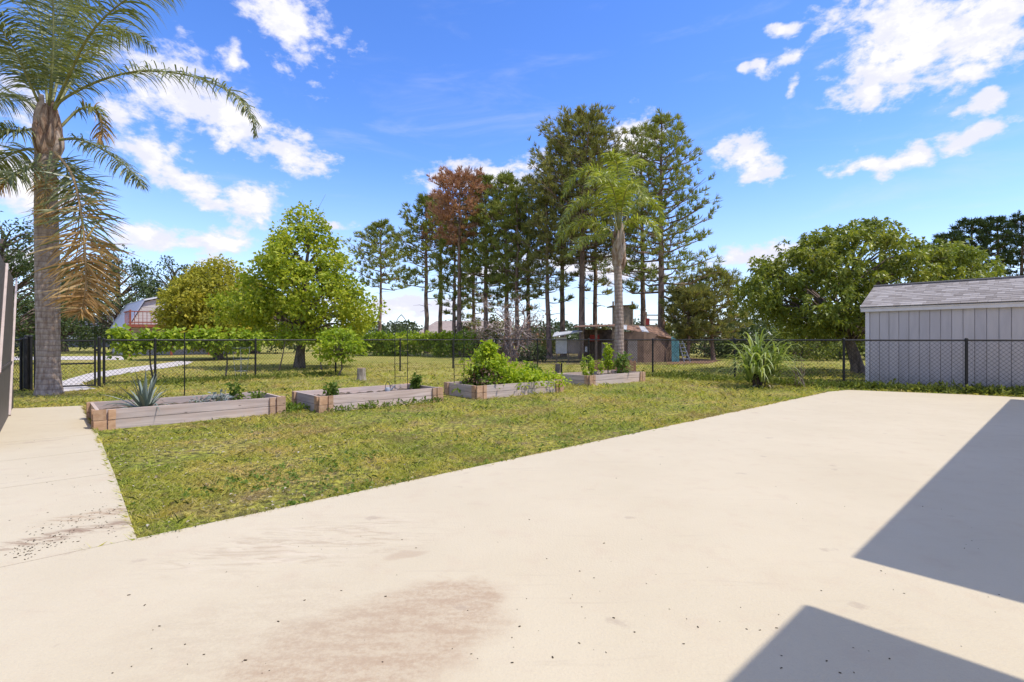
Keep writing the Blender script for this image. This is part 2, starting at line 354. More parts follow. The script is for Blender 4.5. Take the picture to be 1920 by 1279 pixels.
finish(nt, c, .95, mth(nt, 'ADD', nb, mth(nt, 'MULTIPLY', wv_.outputs['Fac'], .8)), .45, .015, .1); M['pal_bark'] = m
M['boot'] = bark('palm_boot_fibre', (0.154, 0.083, 0.050), (0.440, 0.308, 0.209), 12, .3)
M['boot_pale'] = bark('palm_boot_base', (.26, .16, .10), (.52, .42, .33), 9, .3, .4)
M['rachis'] = plain('frond_rib', (.25, .24, .09), .5, .25, 5)
M['rachis_dry'] = plain('dry_frond_rib', (.42, .27, .12), .7, .25, 5)
M['palm'] = leafmat('palm_leaf', [(0, (0.094, 0.112, 0.041)), (.45, (0.160, 0.180, 0.060)), (.85, (0.290, 0.288, 0.104)), (1, (0.525, 0.432, 0.188))], .28, 1.4, .38, .5, .8, .5)
M['palm_lite'] = leafmat('young_palm_leaf', [(0, (0.126, 0.162, 0.025)), (.5, (0.264, 0.295, 0.042)), (1, (0.548, 0.518, 0.091))], .35, 1.5, .38, .5, 1, .5)
M['palm_dry'] = leafmat('dry_palm_leaf', [(0, (0.250, 0.131, 0.044)), (.5, (0.525, 0.306, 0.106)), (1, (0.700, 0.500, 0.250))], .3, 1.2, .6, .4)
M['pine_bark'] = bark('pine_bark', (0.121, 0.088, 0.065), (0.405, 0.265, 0.187), 7, .3)
M['bark'] = bark('grey_bark', (0.083, 0.063, 0.050), (0.255, 0.195, 0.158), 9, .3)
M['dead'] = bark('dead_twigs', (0.208, 0.150, 0.124), (0.468, 0.377, 0.325), 9, .4, .2)
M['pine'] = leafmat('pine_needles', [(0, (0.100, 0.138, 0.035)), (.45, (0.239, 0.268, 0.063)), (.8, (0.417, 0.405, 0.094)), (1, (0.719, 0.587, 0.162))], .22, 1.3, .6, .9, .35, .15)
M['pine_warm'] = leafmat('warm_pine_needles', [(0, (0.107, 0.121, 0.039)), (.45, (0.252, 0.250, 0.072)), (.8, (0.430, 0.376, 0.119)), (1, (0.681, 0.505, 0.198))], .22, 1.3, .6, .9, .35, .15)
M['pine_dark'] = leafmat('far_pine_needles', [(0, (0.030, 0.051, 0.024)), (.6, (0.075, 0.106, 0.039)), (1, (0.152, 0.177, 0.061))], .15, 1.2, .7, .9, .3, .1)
M['pine_dead'] = leafmat('dead_needles', [(0, (0.235, 0.104, 0.061)), (.5, (0.460, 0.232, 0.142)), (1, (0.665, 0.415, 0.274))], .2, 1.2, .7, .9, .5, .1)
M['maple'] = leafmat('maple_leaf', [(0, (0.116, 0.172, 0.019)), (.35, (0.273, 0.333, 0.030)), (.75, (0.491, 0.484, 0.051)), (1, (0.855, 0.729, 0.132))], .36, 1.5, .5, .9, .9)
M['yellow'] = leafmat('yellow_green_leaf', [(0, (0.162, 0.171, 0.024)), (.4, (0.340, 0.325, 0.040)), (.8, (0.540, 0.452, 0.055)), (1, (0.784, 0.606, 0.088))], .32, 1.4, .6, .9, .7)
M['vine'] = leafmat('grape_leaf', [(0, (0.119, 0.188, 0.019)), (.4, (0.265, 0.352, 0.029)), (.8, (0.459, 0.505, 0.051)), (1, (0.855, 0.727, 0.108))], .36, 1.5, .5, .8, 1.2)
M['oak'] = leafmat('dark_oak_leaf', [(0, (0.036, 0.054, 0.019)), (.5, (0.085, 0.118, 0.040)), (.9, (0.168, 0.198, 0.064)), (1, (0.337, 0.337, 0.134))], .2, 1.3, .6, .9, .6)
M['side'] = leafmat('glossy_compound_leaf', [(0, (0.087, 0.127, 0.019)), (.45, (0.221, 0.256, 0.033)), (.85, (0.388, 0.374, 0.053)), (1, (0.697, 0.569, 0.114))], .3, 1.4, .45, .9, .6, .4)
M['bush'] = leafmat('field_bush_leaf', [(0, (0.081, 0.114, 0.020)), (.5, (0.202, 0.235, 0.040)), (1, (0.402, 0.394, 0.080))], .25, 1.4, .6, .9, .5)
M['lime'] = leafmat('lime_vine_leaf', [(0, (0.186, 0.265, 0.014)), (.5, (0.345, 0.437, 0.025)), (1, (0.604, 0.595, 0.057))], .38, 1.4, .5, .6, 2)
M['herb'] = leafmat('herb_leaf', [(0, (0.059, 0.105, 0.013)), (.5, (0.134, 0.203, 0.026)), (1, (0.319, 0.345, 0.066))], .33, 1.4, .5, .6, 3)
M['redleaf'] = leafmat('red_brown_leaf', [(0, (.06, .035, .02)), (.6, (.13, .075, .045)), (1, (.20, .13, .08))], .2)
M['silver'] = leafmat('silver_leaf', [(0, (.16, .19, .16)), (.6, (.28, .31, .28)), (1, (.40, .42, .38))], .15, 1.1, .5, .6, 4)
M['agave'] = leafmat('agave_leaf', [(0, (0.132, 0.171, 0.127)), (.6, (0.242, 0.286, 0.231)), (1, (0.418, 0.418, 0.330))], .05, 1.1, .45, .6, 3)
M['cane'] = leafmat('cane_leaf', [(0, (0.119, 0.175, 0.031)), (.5, (0.245, 0.301, 0.063)), (1, (0.504, 0.518, 0.196))], .35, 1.4, .42, .5, 2, .45)
M['stalk'] = plain('dark_cane_stalk', (0.090, 0.058, 0.040), .9, .4, 20)
M['straw'] = plain('straw_stalk', (.42, .34, .22), .9, .2, 20)
m, nt = newmat('grey_siding'); P = pos(nt); sz_ = N(nt, 'ShaderNodeSeparateXYZ'); nt.links.new(P, sz_.inputs[0])
c = mixc(nt, mrange(nt, noise(nt, mapping(nt, P, scale=(3, 3, .5)), 2.5, 5, .6), .35, .7), (0.549, 0.491, 0.459), tuple(x*.90 for x in (0.549, 0.491, 0.459)))
dz = mth(nt, 'ADD', sz_.outputs[2], mth(nt, 'MULTIPLY', mth(nt, 'SUBTRACT', noise(nt, P, 7, 5, .7), .5), .9))
c = mixc(nt, mrange(nt, dz, .02, .42, .5, 0), c, (.27, .235, .19))
c = mixc(nt, 1.0, c, ramp(nt, N(nt, 'ShaderNodeObjectInfo').outputs['Random'], [(0, (.93, .93, .94)), (1, (1.03, 1.02, 1.0))]), 'MULTIPLY')
finish(nt, c, .75, noise(nt, mapping(nt, P, scale=(6, 6, .6)), 8, 4), .15, .004, .2); M['siding'] = m
M['trim'] = plain('white_trim', (0.676, 0.616, 0.566), .6, .05, 6)
m, nt = newmat('asphalt_shingle'); P = pos(nt); c = ramp(nt, island(nt), [(0, (.26, .222, .19)), (.5, (.36, .315, .275)), (1, (.46, .41, .365))])
c = mixc(nt, mth(nt, 'MULTIPLY', noise(nt, P, 90, 3), .35), c, (.16, .145, .135)); finish(nt, c, .95, noise(nt, P, 140, 2), .4, .004, .1); M['shingle'] = m
M['panel'] = plain('brown_metal_panel', (.105, .088, .080), .55, .08, 4)
M['panel_trim'] = plain('pale_panel_trim', (.50, .40, .34), .5, .1, 8)
M['cream'] = plain('cream_siding', (.60, .55, .49), .8, .05, 2)
M['metal_roof'] = plain('blue_grey_roof', (.42, .44, .52), .5, .06, 3)
M['redwood'] = plain('red_stained_wood', (.27, .075, .045), .7, .2, 8)
M['greywall'] = plain('dark_grey_wall', (.085, .090, .105), .8, .1, 3)
M['greyroof'] = plain('grey_roof', (.12, .125, .14), .9, .15, 3)
M['white'] = plain('white_paint', (.74, .74, .74), .5, .04, 6)
M['glass'] = plain('window_glass', (.05, .07, .10), .08, .1, 3, .6)
M['tan_roof'] = plain('tan_shingle_roof', (.34, .265, .215), .9, .1, 2)
M['rust_roof'] = plain('rusty_tin', (0.238, 0.132, 0.081), .75, .55, 3.5)
M['tin'] = plain('pale_tin', (.50, .49, .47), .55, .15, 3)
M['coop_wall'] = plain('brown_plywood', (0.189, 0.121, 0.082), .9, .2, 3)
M['coop_grey'] = plain('grey_plywood', (0.260, 0.216, 0.184), .9, .15, 3)
M['tarp'] = plain('red_cloth', (.42, .06, .05), .8, .2, 6)
M['turq'] = plain('turquoise_board', (0.111, 0.264, 0.264), .8, .25, 7)
M['tanwood'] = plain('tan_wood', (.42, .32, .22), .85, .2, 5)
M['oldwood'] = plain('old_grey_wood', (0.196, 0.147, 0.109), .95, .3, 9)
M['stump'] = bark('stump_bark', (.20, .16, .12), (.42, .36, .28), 12, .3)
M['cut'] = plain('cut_wood', (.52, .33, .19), .8, .15, 18)
M['pallet'] = plain('pallet_slat', (.33, .18, .10), .9, .25, 9)
M['stucco'] = plain('house_stucco', (.80, .68, .54), .9, .06, 10)
M['hill'] = leafmat('distant_wood_leaf', [(0, (0.036, 0.050, 0.024)), (.6, (0.070, 0.090, 0.038)), (1, (0.120, 0.138, 0.060))], .15)

# ------------------------------------------------------------------ setting
def sheet(name, pts, z, mat, parent=None):
    b = MB(); P = np.array([[p[0], p[1], z] for p in pts]); b.v.append(P); b.f.append(([list(range(len(P)))], 0, False)); b.n = len(P)
    return b.build(name, mat, parent)
b = MB(); R_ = 1800; g = np.array([[R_*cos(a), R_*sin(a), 0] for a in np.arange(48)/48*2*pi]); b.v.append(g); b.n = 48; b.f.append(([list(range(48))], 0, False))
ground = tag(b.build('ground', M['lawn']), kind='structure')
pA = gp(257, 1019); pB = gp(1548, 737.5); pB2 = gp(1590, 733.6); pC = gp(1812, 742.5); pD = gp(1920, 748)
pA = pA*1.0
uAB = nrm(pB-pA)
k1 = pA-uAB*6.0; Vn = -np.array([uAB[1]*-1, uAB[0], 0])      # towards the house
Vn = np.array([uAB[1], -uAB[0], 0])
slab = [k1, pA, pA+(pB-pA)*.5+np.array([.02, -.015, 0]), pB, pB2, pC, pD, pD+nrm(pD-pC)*7, pD+nrm(pD-pC)*7+Vn*8, k1+Vn*9]
b = MB(); b.prism([np.array([p[0], p[1], -.06]) for p in slab], (0, 0, .09)); patio = tag(b.build('patio', M['patio']), kind='structure')
# concrete walk running from the patio towards the gate
w1 = pA-uAB*.012+np.array([0, .012, 0]); w2 = gp(162, 763); w3 = gp(30, 768.5); dirW = nrm(w2-w1)
w0 = k1*0+pA-uAB*3.3; 
gap = np.array([uAB[1]*-.022, uAB[0]*.022, 0])
wk = [pA+gap, gp(211, 893)+np.array([.015, 0, 0]), w2, w3, w3+np.array([-1.3, -.35, 0]), pA-uAB*3.6+gap]
b = MB(); b.prism([np.array([p[0], p[1], -.06]) for p in wk], (0, 0, .070)); walk = tag(b.build('walkway', M['mulch']), kind='structure')
def clip_half(poly, p, n_):
    out_ = []
    for i in range(len(poly)):
        a, c = poly[i], poly[(i+1) % len(poly)]; da = float(np.dot(a-p, n_)); dc = float(np.dot(c-p, n_))
        if da >= 0: out_.append(a)
        if da*dc < 0: out_.append(a+(c-a)*da/(da-dc))
    return out_
wdir = nrm(w2-pA); wcut = [-.5, 2.02, 3.30, 4.55, 9.0]
for k in range(4):
    pol = [np.array([p[0], p[1], 0]) for p in wk]
    wu = np.array([-uAB[1], uAB[0], 0])
    pol = clip_half(pol, pA+wu*(wcut[k]+.005), wu); pol = clip_half(pol, pA+wu*(wcut[k+1]-.005), -wu)
    if len(pol) < 3: continue
    b = MB(); b.prism([p+Zv*.011 for p in pol], (0, 0, .014)); b.build('slab', M['walk'], walk)
# pale path beyond the gate and drive further back
pth = [gp(108, 736), gp(112, 716), gp(165, 701), gp(240, 690), gp(300, 682.5), gp(335, 677.5), gp(362, 678.5), gp(352, 684), gp(300, 692), gp(235, 701), gp(178, 711), gp(158, 719), gp(160, 725), gp(182, 730)]
tag(sheet('garden_path', [*pth], .012, M['path']), kind='structure')
tag(sheet('drive', [gp(-250, 676), gp(30, 675.5), gp(235, 675), gp(232, 668), gp(30, 669), gp(-250, 670)], .012, M['path']), kind='structure')
tag(sheet('pine_straw_ground', [gp(860, 676), gp(1000, 683), gp(1050, 684), gp(1290, 684), gp(1300, 672), gp(1180, 662), gp(1000, 660), gp(880, 664)], .008, M['dirt']), kind='structure')
tag(sheet('mulch_ground', [gp(1250, 684), gp(1330, 682), gp(1352, 676), gp(1300, 672), gp(1250, 675)], .016, M['mulch']), kind='structure')

# ------------------------------------------------------------------ unseen stand-in roofs for a house eave, added to shade the patio
EH = 2.80; so = EH/math.tan(radians(SUN_EL)); soff = np.array([so*sin(radians(SUN_AZ)), so*cos(radians(SUN_AZ)), 0])
C1 = gp(1612, 1048, .03)+soff; C2 = gp(1501, 1131, .03)+soff
def uv(p): return float(np.dot(p[:2], U[:2])), float(np.dot(p[:2], V[:2]))
u1, v1 = uv(C1); u2, v2 = uv(C2); ve = (v1+v2)/2
def fuv(u, v, z): return U*u+V*v+Zv*z
for (ua, ub, lb) in ((u1, 15.0, 'long unseen roof on posts added to shade the right side of the slab'), (-8.0, u2, 'unseen roof on posts added to cast shade beside and behind the viewer')):
    t = thing('added_shade_roof', lb, 'stand-in roof', fuv((ua+ub)/2, ve-1.2, 0), 'added shade roofs')
    b = MB(); b.prism([fuv(ua, ve, EH), fuv(ub, ve, EH), fuv(ub, ve, EH+.05), fuv(ua, ve, EH+.05)], -V*2.3); b.build('roof', M['white'], t)  # open-backed and white below so sky and bounced light fill the shade
    for vv in (ve-.55, ve-2.1):
        b = MB(); b.beam(fuv(ua+.2, vv, EH-.10), fuv(ub-.2, vv, EH-.10), .09, .18); b.build('beam', M['white'], t)
        nps = int((ub-ua)/3.2)+1
        for k in range(nps+1):
            b = MB(); b.box(fuv(ua+.35+(ub-ua-.7)*k/nps, vv, (EH-.19)/2+.015), U, V, Zv, .05, .05, (EH-.19)/2-.015); b.build('post', M['white'], t)

# ------------------------------------------------------------------ tall brown panel fence at the left edge
f0 = np.array([-8.86, 9.10, 0]); f1 = np.array([-6.54, 6.54, 0]); fd = nrm(f1-f0); fn = np.array([-fd[1], fd[0], 0]); fn = fn if fn[0] > 0 else -fn
pf = thing('panel_fence', 'tall brown panel fence with pale trims at the left edge', 'fence', f0)
def onplane(px, py):
    r = (px-960)/F; s = (r*f0[1]-f0[0])/(fd[0]-r*fd[1]); p = f0+fd*s; return np.array([p[0], p[1], CH+(HZ-py)/F*p[1]])
for i, (sa, sb) in enumerate(((0.0, 1.22), (1.235, 2.44), (2.455, 3.66), (3.675, 4.88))):
    b = MB(); a = f0+fd*sa; c = f0+fd*sb; b.prism([a, c, c+Zv*2.31, a+Zv*2.29], -fn*.05); b.build('panel', M['panel'], pf)
for (a, c) in (((29.5, 522), (16, 779)), ((11, 495), (-4, 700))):
    b = MB(); b.beam(onplane(*a)+fn*.012, onplane(*c)+fn*.012, .03, .03, up=fn); b.build('trim', M['panel_trim'], pf)
b = MB(); b.beam(f0+Zv*.84+fn*.009, f0+fd*4.8+Zv*.84+fn*.009, .012, .03); b.build('rail', M['panel'], pf)
for s in (0.0, 2.44, 4.88):
    b = MB(); b.box(f0+fd*(s-.03)-fn*.09+Zv*1.13, fd, fn, Zv, .04, .038, 1.13); b.build('post', M['panel'], pf)

# ------------------------------------------------------------------ chain link fence and gate
def chain(a, c, z0, z1, pitch=.095, r=.0030):
    a = np.asarray(a, float); c = np.asarray(c, float); L = np.linalg.norm((c-a)[:2]); d = nrm((c-a)*np.array([1, 1, 0])); h = z1-z0
    s0 = np.arange(-h, L+h, pitch); VV=[]; 
    n2 = np.array([-d[1], d[0], 0])
    PA=[]; PB=[]
    for sg in (1, -1):
        sa = s0.copy(); sb = s0+sg*h; za = np.full_like(sa, z0); zb = np.full_like(sa, z1)
        for (lim, lo) in ((0, True), (L, False)):
            for (S, Zz, S2, Z2) in ((sa, za, sb, zb), (sb, zb, sa, za)):
                bad = (S < 0) if lo else (S > L)
                other_ok = (S2 >= 0) if lo else (S2 <= L)
                k = bad & other_ok
                t = (lim-S2[k])/(S[k]-S2[k]); Zz[k] = Z2[k]+t*(Zz[k]-Z2[k]); S[k] = lim
        ok = (sa >= -1e-6) & (sa <= L+1e-6) & (sb >= -1e-6) & (sb <= L+1e-6) & (np.abs(za-zb) > .01)
        off = n2*.003*sg
        PA.append(a[None]*[1, 1, 0]+d*sa[ok, None]+Zv*za[ok, None]+off); PB.append(a[None]*[1, 1, 0]+d*sb[ok, None]+Zv*zb[ok, None]+off)
    PA = np.vstack(PA); PB = np.vstack(PB); t = nrm(PB-PA); e1 = np.broadcast_to(n2, t.shape); e2 = np.cross(t, e1)
    rings=[]
    for k in range(3):
        an = k/3*2*pi; rings.append(e1*cos(an)*r+e2*sin(an)*r)
    n = len(PA); VV = np.stack([PA+x for x in rings]+[PB+x for x in rings], 1).reshape(-1, 3)
    base = np.arange(n)[:, None]*6; Q = np.concatenate([base+np.array([[k, (k+1) % 3, 3+(k+1) % 3, 3+k]]) for k in range(3)])
    b = MB(); b.add(VV, Q); return b
def post(p, h, r, parent, name='post', mat='fence'):
    b = MB(); p = np.asarray(p, float); b.tube([p+Zv*z for z in (-.05, h*.5, h)], r, 8)
    b.tube([p+Zv*h, p+Zv*(h+.02), p+Zv*(h+.045), p+Zv*(h+.05)], [r*1.25, r*1.25, r*.8, r*.2], 8); return b.build(name, M[mat], parent)
def fence_run(pts, label, name='chain_link_fence', h=1.20, skip_last=False):
    pts = [np.array([p[0], p[1], 0.0]) for p in pts]
    t = thing(name, label, 'fence', pts[0])
    for p in (pts if not skip_last else pts[:-1]): post(p, h, .030, t)
    b = MB()
    for a, c in zip(pts[:-1], pts[1:]): b.tube([a+Zv*(h-.005), (a+c)/2+Zv*(h-.008), c+Zv*(h-.005)], .021, 8)
    b.build('top_rail', M['rail'], t)
    bb = MB()
    for a, c in zip(pts[:-1], pts[1:]):
        q = chain(a, c, .03, h-.02)
        bb.add(q.v[0], q.f[0][0])
    tag(bb.build('wire_mesh', M['wire'], t), kind='stuff')
    return t
gL = gp(60, 733); gR = gp(183, 728)
corner = np.array([-.75, 23.2, 0]); c2 = np.array([8.25, 12.73, 0])
gr2 = gp(195, 725.5)
L1 = gp(291, 721.5); L2 = gp(479, 711); 
du = nrm(corner-L2); 
left_pts = [gr2, L1, L2, L2+du*2.62, L2+du*5.24, L2+du*7.86, corner]
fence_run(left_pts, 'black chain link fence behind the beds, running from the gate to the far corner')
dv = nrm(c2-corner); LL = np.linalg.norm(c2-corner)
fence_run([corner+dv*.05]+[corner+dv*LL*k/5 for k in range(1, 5)]+[c2-dv*.05], 'black chain link fence behind the palm and tall cane grass', skip_last=True)
p18 = onx(1812, 11.45); dr = nrm(p18-c2)
fence_run([c2, p18, p18+dr*2.5, p18+dr*5.0], 'black chain link fence in front of the grey shed')
fence_run([gL-np.array([.16, .10, 0]), onx(20, 11.6)], 'short chain link piece between the gate and the brown panel fence')
# gate
gate = thing('garden_gate', 'black chain link gate behind the tall palm trunk', 'gate', gL)
gd = nrm(gR-gL); gl = np.linalg.norm(gR-gL)
for s in (.05, gl-.05):
    b = MB(); b.tube([gL+gd*s+Zv*.06, gL+gd*s+Zv*1.2], .022, 8); b.build('upright', M['fence'], gate)
for z in (.08, .62, 1.18):
    b = MB(); b.tube([gL+gd*.05+Zv*z, gL+gd*(gl-.05)+Zv*z], .019, 8); b.build('crossbar', M['fence'], gate)
q = chain(gL+gd*.05, gL+gd*(gl-.05), .08, 1.18); tag(q.build('wire_mesh', M['wire'], gate), kind='stuff')
for s in (-.02, -.09): post(gL+gd*s, 1.27, .035, gate, 'gate_post')
post(gL+gd*-.06+np.array([.0, -.08, 0]), 1.22, .04, gate, 'gate_post')
post(gR+gd*.03, 1.24, .035, gate, 'gate_post')
b = MB(); b.box(gR+gd*.0+Zv*.95, gd, np.cross(Zv, gd), Zv, .06, .03, .03); b.build('latch', M['fence'], gate)

# ------------------------------------------------------------------ raised beds
def raised_bed(fl, label, L=2.44, Wd=1.20, H=.285, rot=0.0, soil=.17):
    c, s = cos(rot), sin(rot); a = np.array([U[0]*c-U[1]*s, U[0]*s+U[1]*c, 0]); n = np.array([-a[1], a[0], 0])
    fl = np.array([fl[0], fl[1], 0.0]); t = thing('raised_bed', label, 'raised bed', fl+a*L/2+n*Wd/2, 'raised beds on the lawn')
    th = .038; hb = H/2
    for side in (0, 1):
        for k in (0, 1):
            j = random.uniform(-.004, .004)
            cpt = fl+a*L/2+n*(th/2 if side == 0 else Wd-th/2)+n*j+Zv*(hb*(k+.5)-.012)
            b = MB(); b.box(cpt, a, n, Zv, L/2-.02, th/2, hb/2-.0035); b.build('long_board', M['wood_u'], t)
            cpt = fl+n*Wd/2+a*(th/2+.02 if side == 0 else L-th/2-.02)+Zv*(hb*(k+.5)-.014)
            b = MB(); b.box(cpt, n, a, Zv, Wd/2-th-.004, th/2, hb/2-.0035); b.build('end_board', M['wood_v'], t)
    for ea in (0, 1):
        for en in (0, 1):
            sa = 1 if ea == 0 else -1; sn = 1 if en == 0 else -1
            cor = fl+a*L*ea+n*Wd*en
            for k in (0, 1):
                hz_ = hb/2-.003; zc = hb*(k+.5)+.004-.012
                j = lambda: random.uniform(-.005, .005)
                b = MB(); b.box(cor+a*sa*(.062+j())-n*sn*(.020+j()*.4)+Zv*zc, a, n, Zv, .068, .0185, hz_); b.build('corner_block', M['block'], t)
                b = MB(); b.box(cor+a*sa*(.190+j())-n*sn*(.018+j()*.4)+Zv*(zc+j()), a, n, Zv, .040, .0165, hz_-.002); b.build('corner_block', M['block'], t)
                b = MB(); b.box(cor+n*sn*(.085+j())-a*sa*(.004)+Zv*zc, n, a, Zv, .055, .0185, hz_-.001); b.build('corner_block', M['block'], t)
    # soil: an uneven sheet a little below the rim
    nx, ny = 26, 14; X, Y = np.meshgrid(np.linspace(.07, L-.07, nx), np.linspace(.05, Wd-.05, ny), indexing='ij')
    zz = soil+.02*rng.standard_normal(X.shape)
    VV = fl+a*X[..., None]+n*Y[..., None]+Zv*zz[..., None]; i, j2 = np.meshgrid(np.arange(nx-1), np.arange(ny-1), indexing='ij'); o = i*ny+j2
    b = MB(); b.add(VV, np.stack([o, o+ny, o+ny+1, o+1], -1).reshape(-1, 4), 0, True); b.build('soil', M['soil'], t)
    return fl, a, n
B1 = raised_bed((-5.56, 6.81), 'leftmost raised bed of weathered boards, holding the spiky grey agave')
B2 = raised_bed((-3.18, 8.43), 'pale raised bed with the tall wire arch and a tomato seedling')
B3 = raised_bed((-.72, 10.36), 'grey raised bed overgrown with lime green vine', rot=-.06)
B4 = raised_bed((2.0, 13.3), 'far raised bed with leafy stalks in front of the smaller palm', rot=-.03)
def inbed(B, s, w, z=.18): fl, a, n = B; return fl+a*s+n*w+Zv*z

# ------------------------------------------------------------------ foliage generators
def rdir(n): return nrm(rng.standard_normal((n, 3)))
def leaves(b, C, axis, size, width=.6, upbias=.6, fold=.18, m=0, droop=.0):
    """one folded rhombus per leaf at C, pointing along axis"""
    C = np.asarray(C, float); n = len(C); axis = nrm(axis); size = np.broadcast_to(size, (n,))[:, None]
    nn = nrm(rng.standard_normal((n, 3))+np.array([0, 0, upbias*2.2])); side = nrm(np.cross(axis, nn)); up = np.cross(side, axis)
    mid = C+axis*size*.45
    l = mid+side*size*width*.5+up*size*fold; r = mid-side*size*width*.5+up*size*fold
    tip = C+axis*size-Zv*size*droop
    VV = np.stack([C, r, tip, l], 1).reshape(-1, 3); Q = np.arange(n)[:, None]*4+np.array([[0, 1, 2, 3]])
    b.add(VV, Q, m)
def clump_leaves(b, cents, rad, per, size, width=.65, m=0, upbias=.6, flat=.8, hang=.25):
    cents = np.asarray(cents); n = len(cents)*per
    rr = np.broadcast_to(rad, (len(cents),))
    o = rdir(n)*(rng.random((n, 1))**.45)*np.repeat(rr, per)[:, None]; o[:, 2] *= flat
    C = np.repeat(cents, per, 0)+o
    ax = nrm(o+rdir(n)*np.repeat(rr, per)[:, None]*.6-Zv*hang*np.repeat(rr, per)[:, None])
    leaves(b, C, ax, size*(.65+.7*rng.random(n)), width, upbias, m=m)
def needles(b, C, D, L, w, k, spread=.8, m=0):
    n = len(C); C = np.repeat(C, k, 0); D = np.repeat(nrm(D), k, 0)
    d = nrm(D+rdir(n*k)*spread); s = nrm(np.cross(d, rdir(n*k)))
    ln = L*(.7+.6*rng.random((n*k, 1)))
    VV = np.stack([C-s*w*.35, C+s*w*.35, C+d*ln*.6+s*w*.5, C+d*ln, C+d*ln*.6-s*w*.5], 1)
    VV = VV[:, [0, 1, 2, 3, 4]].reshape(-1, 3); Q = np.arange(n*k)[:, None]*5+np.array([[0, 1, 2, 3, 4]]); b.add(VV, Q, m)

def pine(label, px, d, top, cstart, hw, seed, mat='pine', nb=60, tr=.17, lean=0.0, base=None, shape='round', tk=13, name='pine_tree', dead_low=6, tuft=1.0, group='tall pines beyond the fence', low_sparse=0.0):
    global rng
    rng = np.random.default_rng(seed)
    X = (px-960)/F*d; H = CH+(HZ-top)/F*d; zc = CH+(HZ-cstart)/F*d; hwm = hw/F*d
    t = thing(name, label, 'tree', (X, d, 0), group)
    nz = 14; zz = np.linspace(-.1, H*.985, nz); wob = np.cumsum(rng.standard_normal((nz, 2))*.035, 0); wob -= wob[0]
    TP = np.stack([X+lean*(zz/H).clip(0)**1.5*H+wob[:, 0], d+wob[:, 1], zz], 1)
    TR = tr*(1-.82*(zz/H).clip(0, 1)**1.1); TR[0] *= 1.35
    b = MB(); b.tube(TP, TR, 8)
    def trunk_at(z): return np.array([np.interp(z, zz, TP[:, 0]), np.interp(z, zz, TP[:, 1]), z])
    TC=[]; TD=[]
    for i in range(nb):
        tt = (i+rng.random())/nb; tt = tt**(.85)
        if tt < .35 and rng.random() < low_sparse: continue
        z = zc+(H-zc)*tt
        if shape == 'round': f = (max(0, 1-tt**2.4))**.75*(.55+.45*min(1, tt*3+.3))
        elif shape == 'cone': f = (1-tt)**.7*.95+.06
        else: f = (max(0, 1-(2*tt-1)**2))**.5
        Lb = hwm*max(.12, f)*(.55+.6*rng.random())
        a = i*2.399+rng.random()*.9; out = np.array([cos(a), sin(a), 0])
        up0 = .15+.5*tt-(.25 if tt < .25 else 0)
        s = np.linspace(0, 1, 5)[:, None]; p0 = trunk_at(min(z, H*.97))
        P = p0+out*Lb*s+Zv*Lb*(up0*s*.6+.28*s**2-.1*s)+rng.standard_normal((5, 3))*.04*Lb*s
        b.tube(P, np.array([.045, .036, .027, .018, .008])*max(.5, min(1.5, Lb/1.8)), 4, cap=False)
        k = int((5+Lb*6.5)*tuft)
        q = .25+.75*rng.random(k)**.75
        pp = np.stack([np.interp(q, s[:, 0], P[:, j]) for j in range(3)], 1)
        sidev = np.cross(out, Zv)
        lat = (rng.random(k)-.5)*.85*Lb*(.35+.65*(1-np.abs(q-.6)))
        e = pp+sidev*lat[:, None]+Zv*(rng.random(k)*.24*Lb*.6-.04)[:, None]+out*(rng.random(k)*.12)[:, None]
        # side twigs carry the outer tufts
        qb_ = np.stack([np.interp(np.maximum(0, q-.14), s[:, 0], P[:, j]) for j in range(3)], 1)
        for j in range(0, k, 3): b.tube([qb_[j], (pp[j]+e[j])/2-Zv*.03, e[j]], [.012, .009, .005], 3, cap=False)
        TC.append(e); TD.append(nrm(out*.5+sidev*np.sign(lat)[:, None]*.45+Zv*.75+rdir(k)*.25))
    for i in range(dead_low):
        z = H*.22+rng.random()*(zc-H*.22); a = rng.random()*6.28; out = np.array([cos(a), sin(a), .1]); L_ = (.4+rng.random()*.9)
        p0 = trunk_at(z); b.tube([p0, p0+out*L_*.5+Zv*.05, p0+out*L_-Zv*.1], [.025, .015, .005], 4, cap=False)
    # leader tuft
    TC.append(trunk_at(H*.97)+rng.standard_normal((8, 3))*[.15, .15, .2]); TD.append(np.tile(Zv, (8, 1)))
    tb = b.build('trunk', M['pine_bark'], t)
    b = MB(); TC = np.vstack(TC); TD = np.vstack(TD); sc_ = max(1.0, d/34)
    needles(b, TC, TD, .34*sc_**.5, .034*sc_, tk, .75); b.build('crown', M[mat], t)
    return t

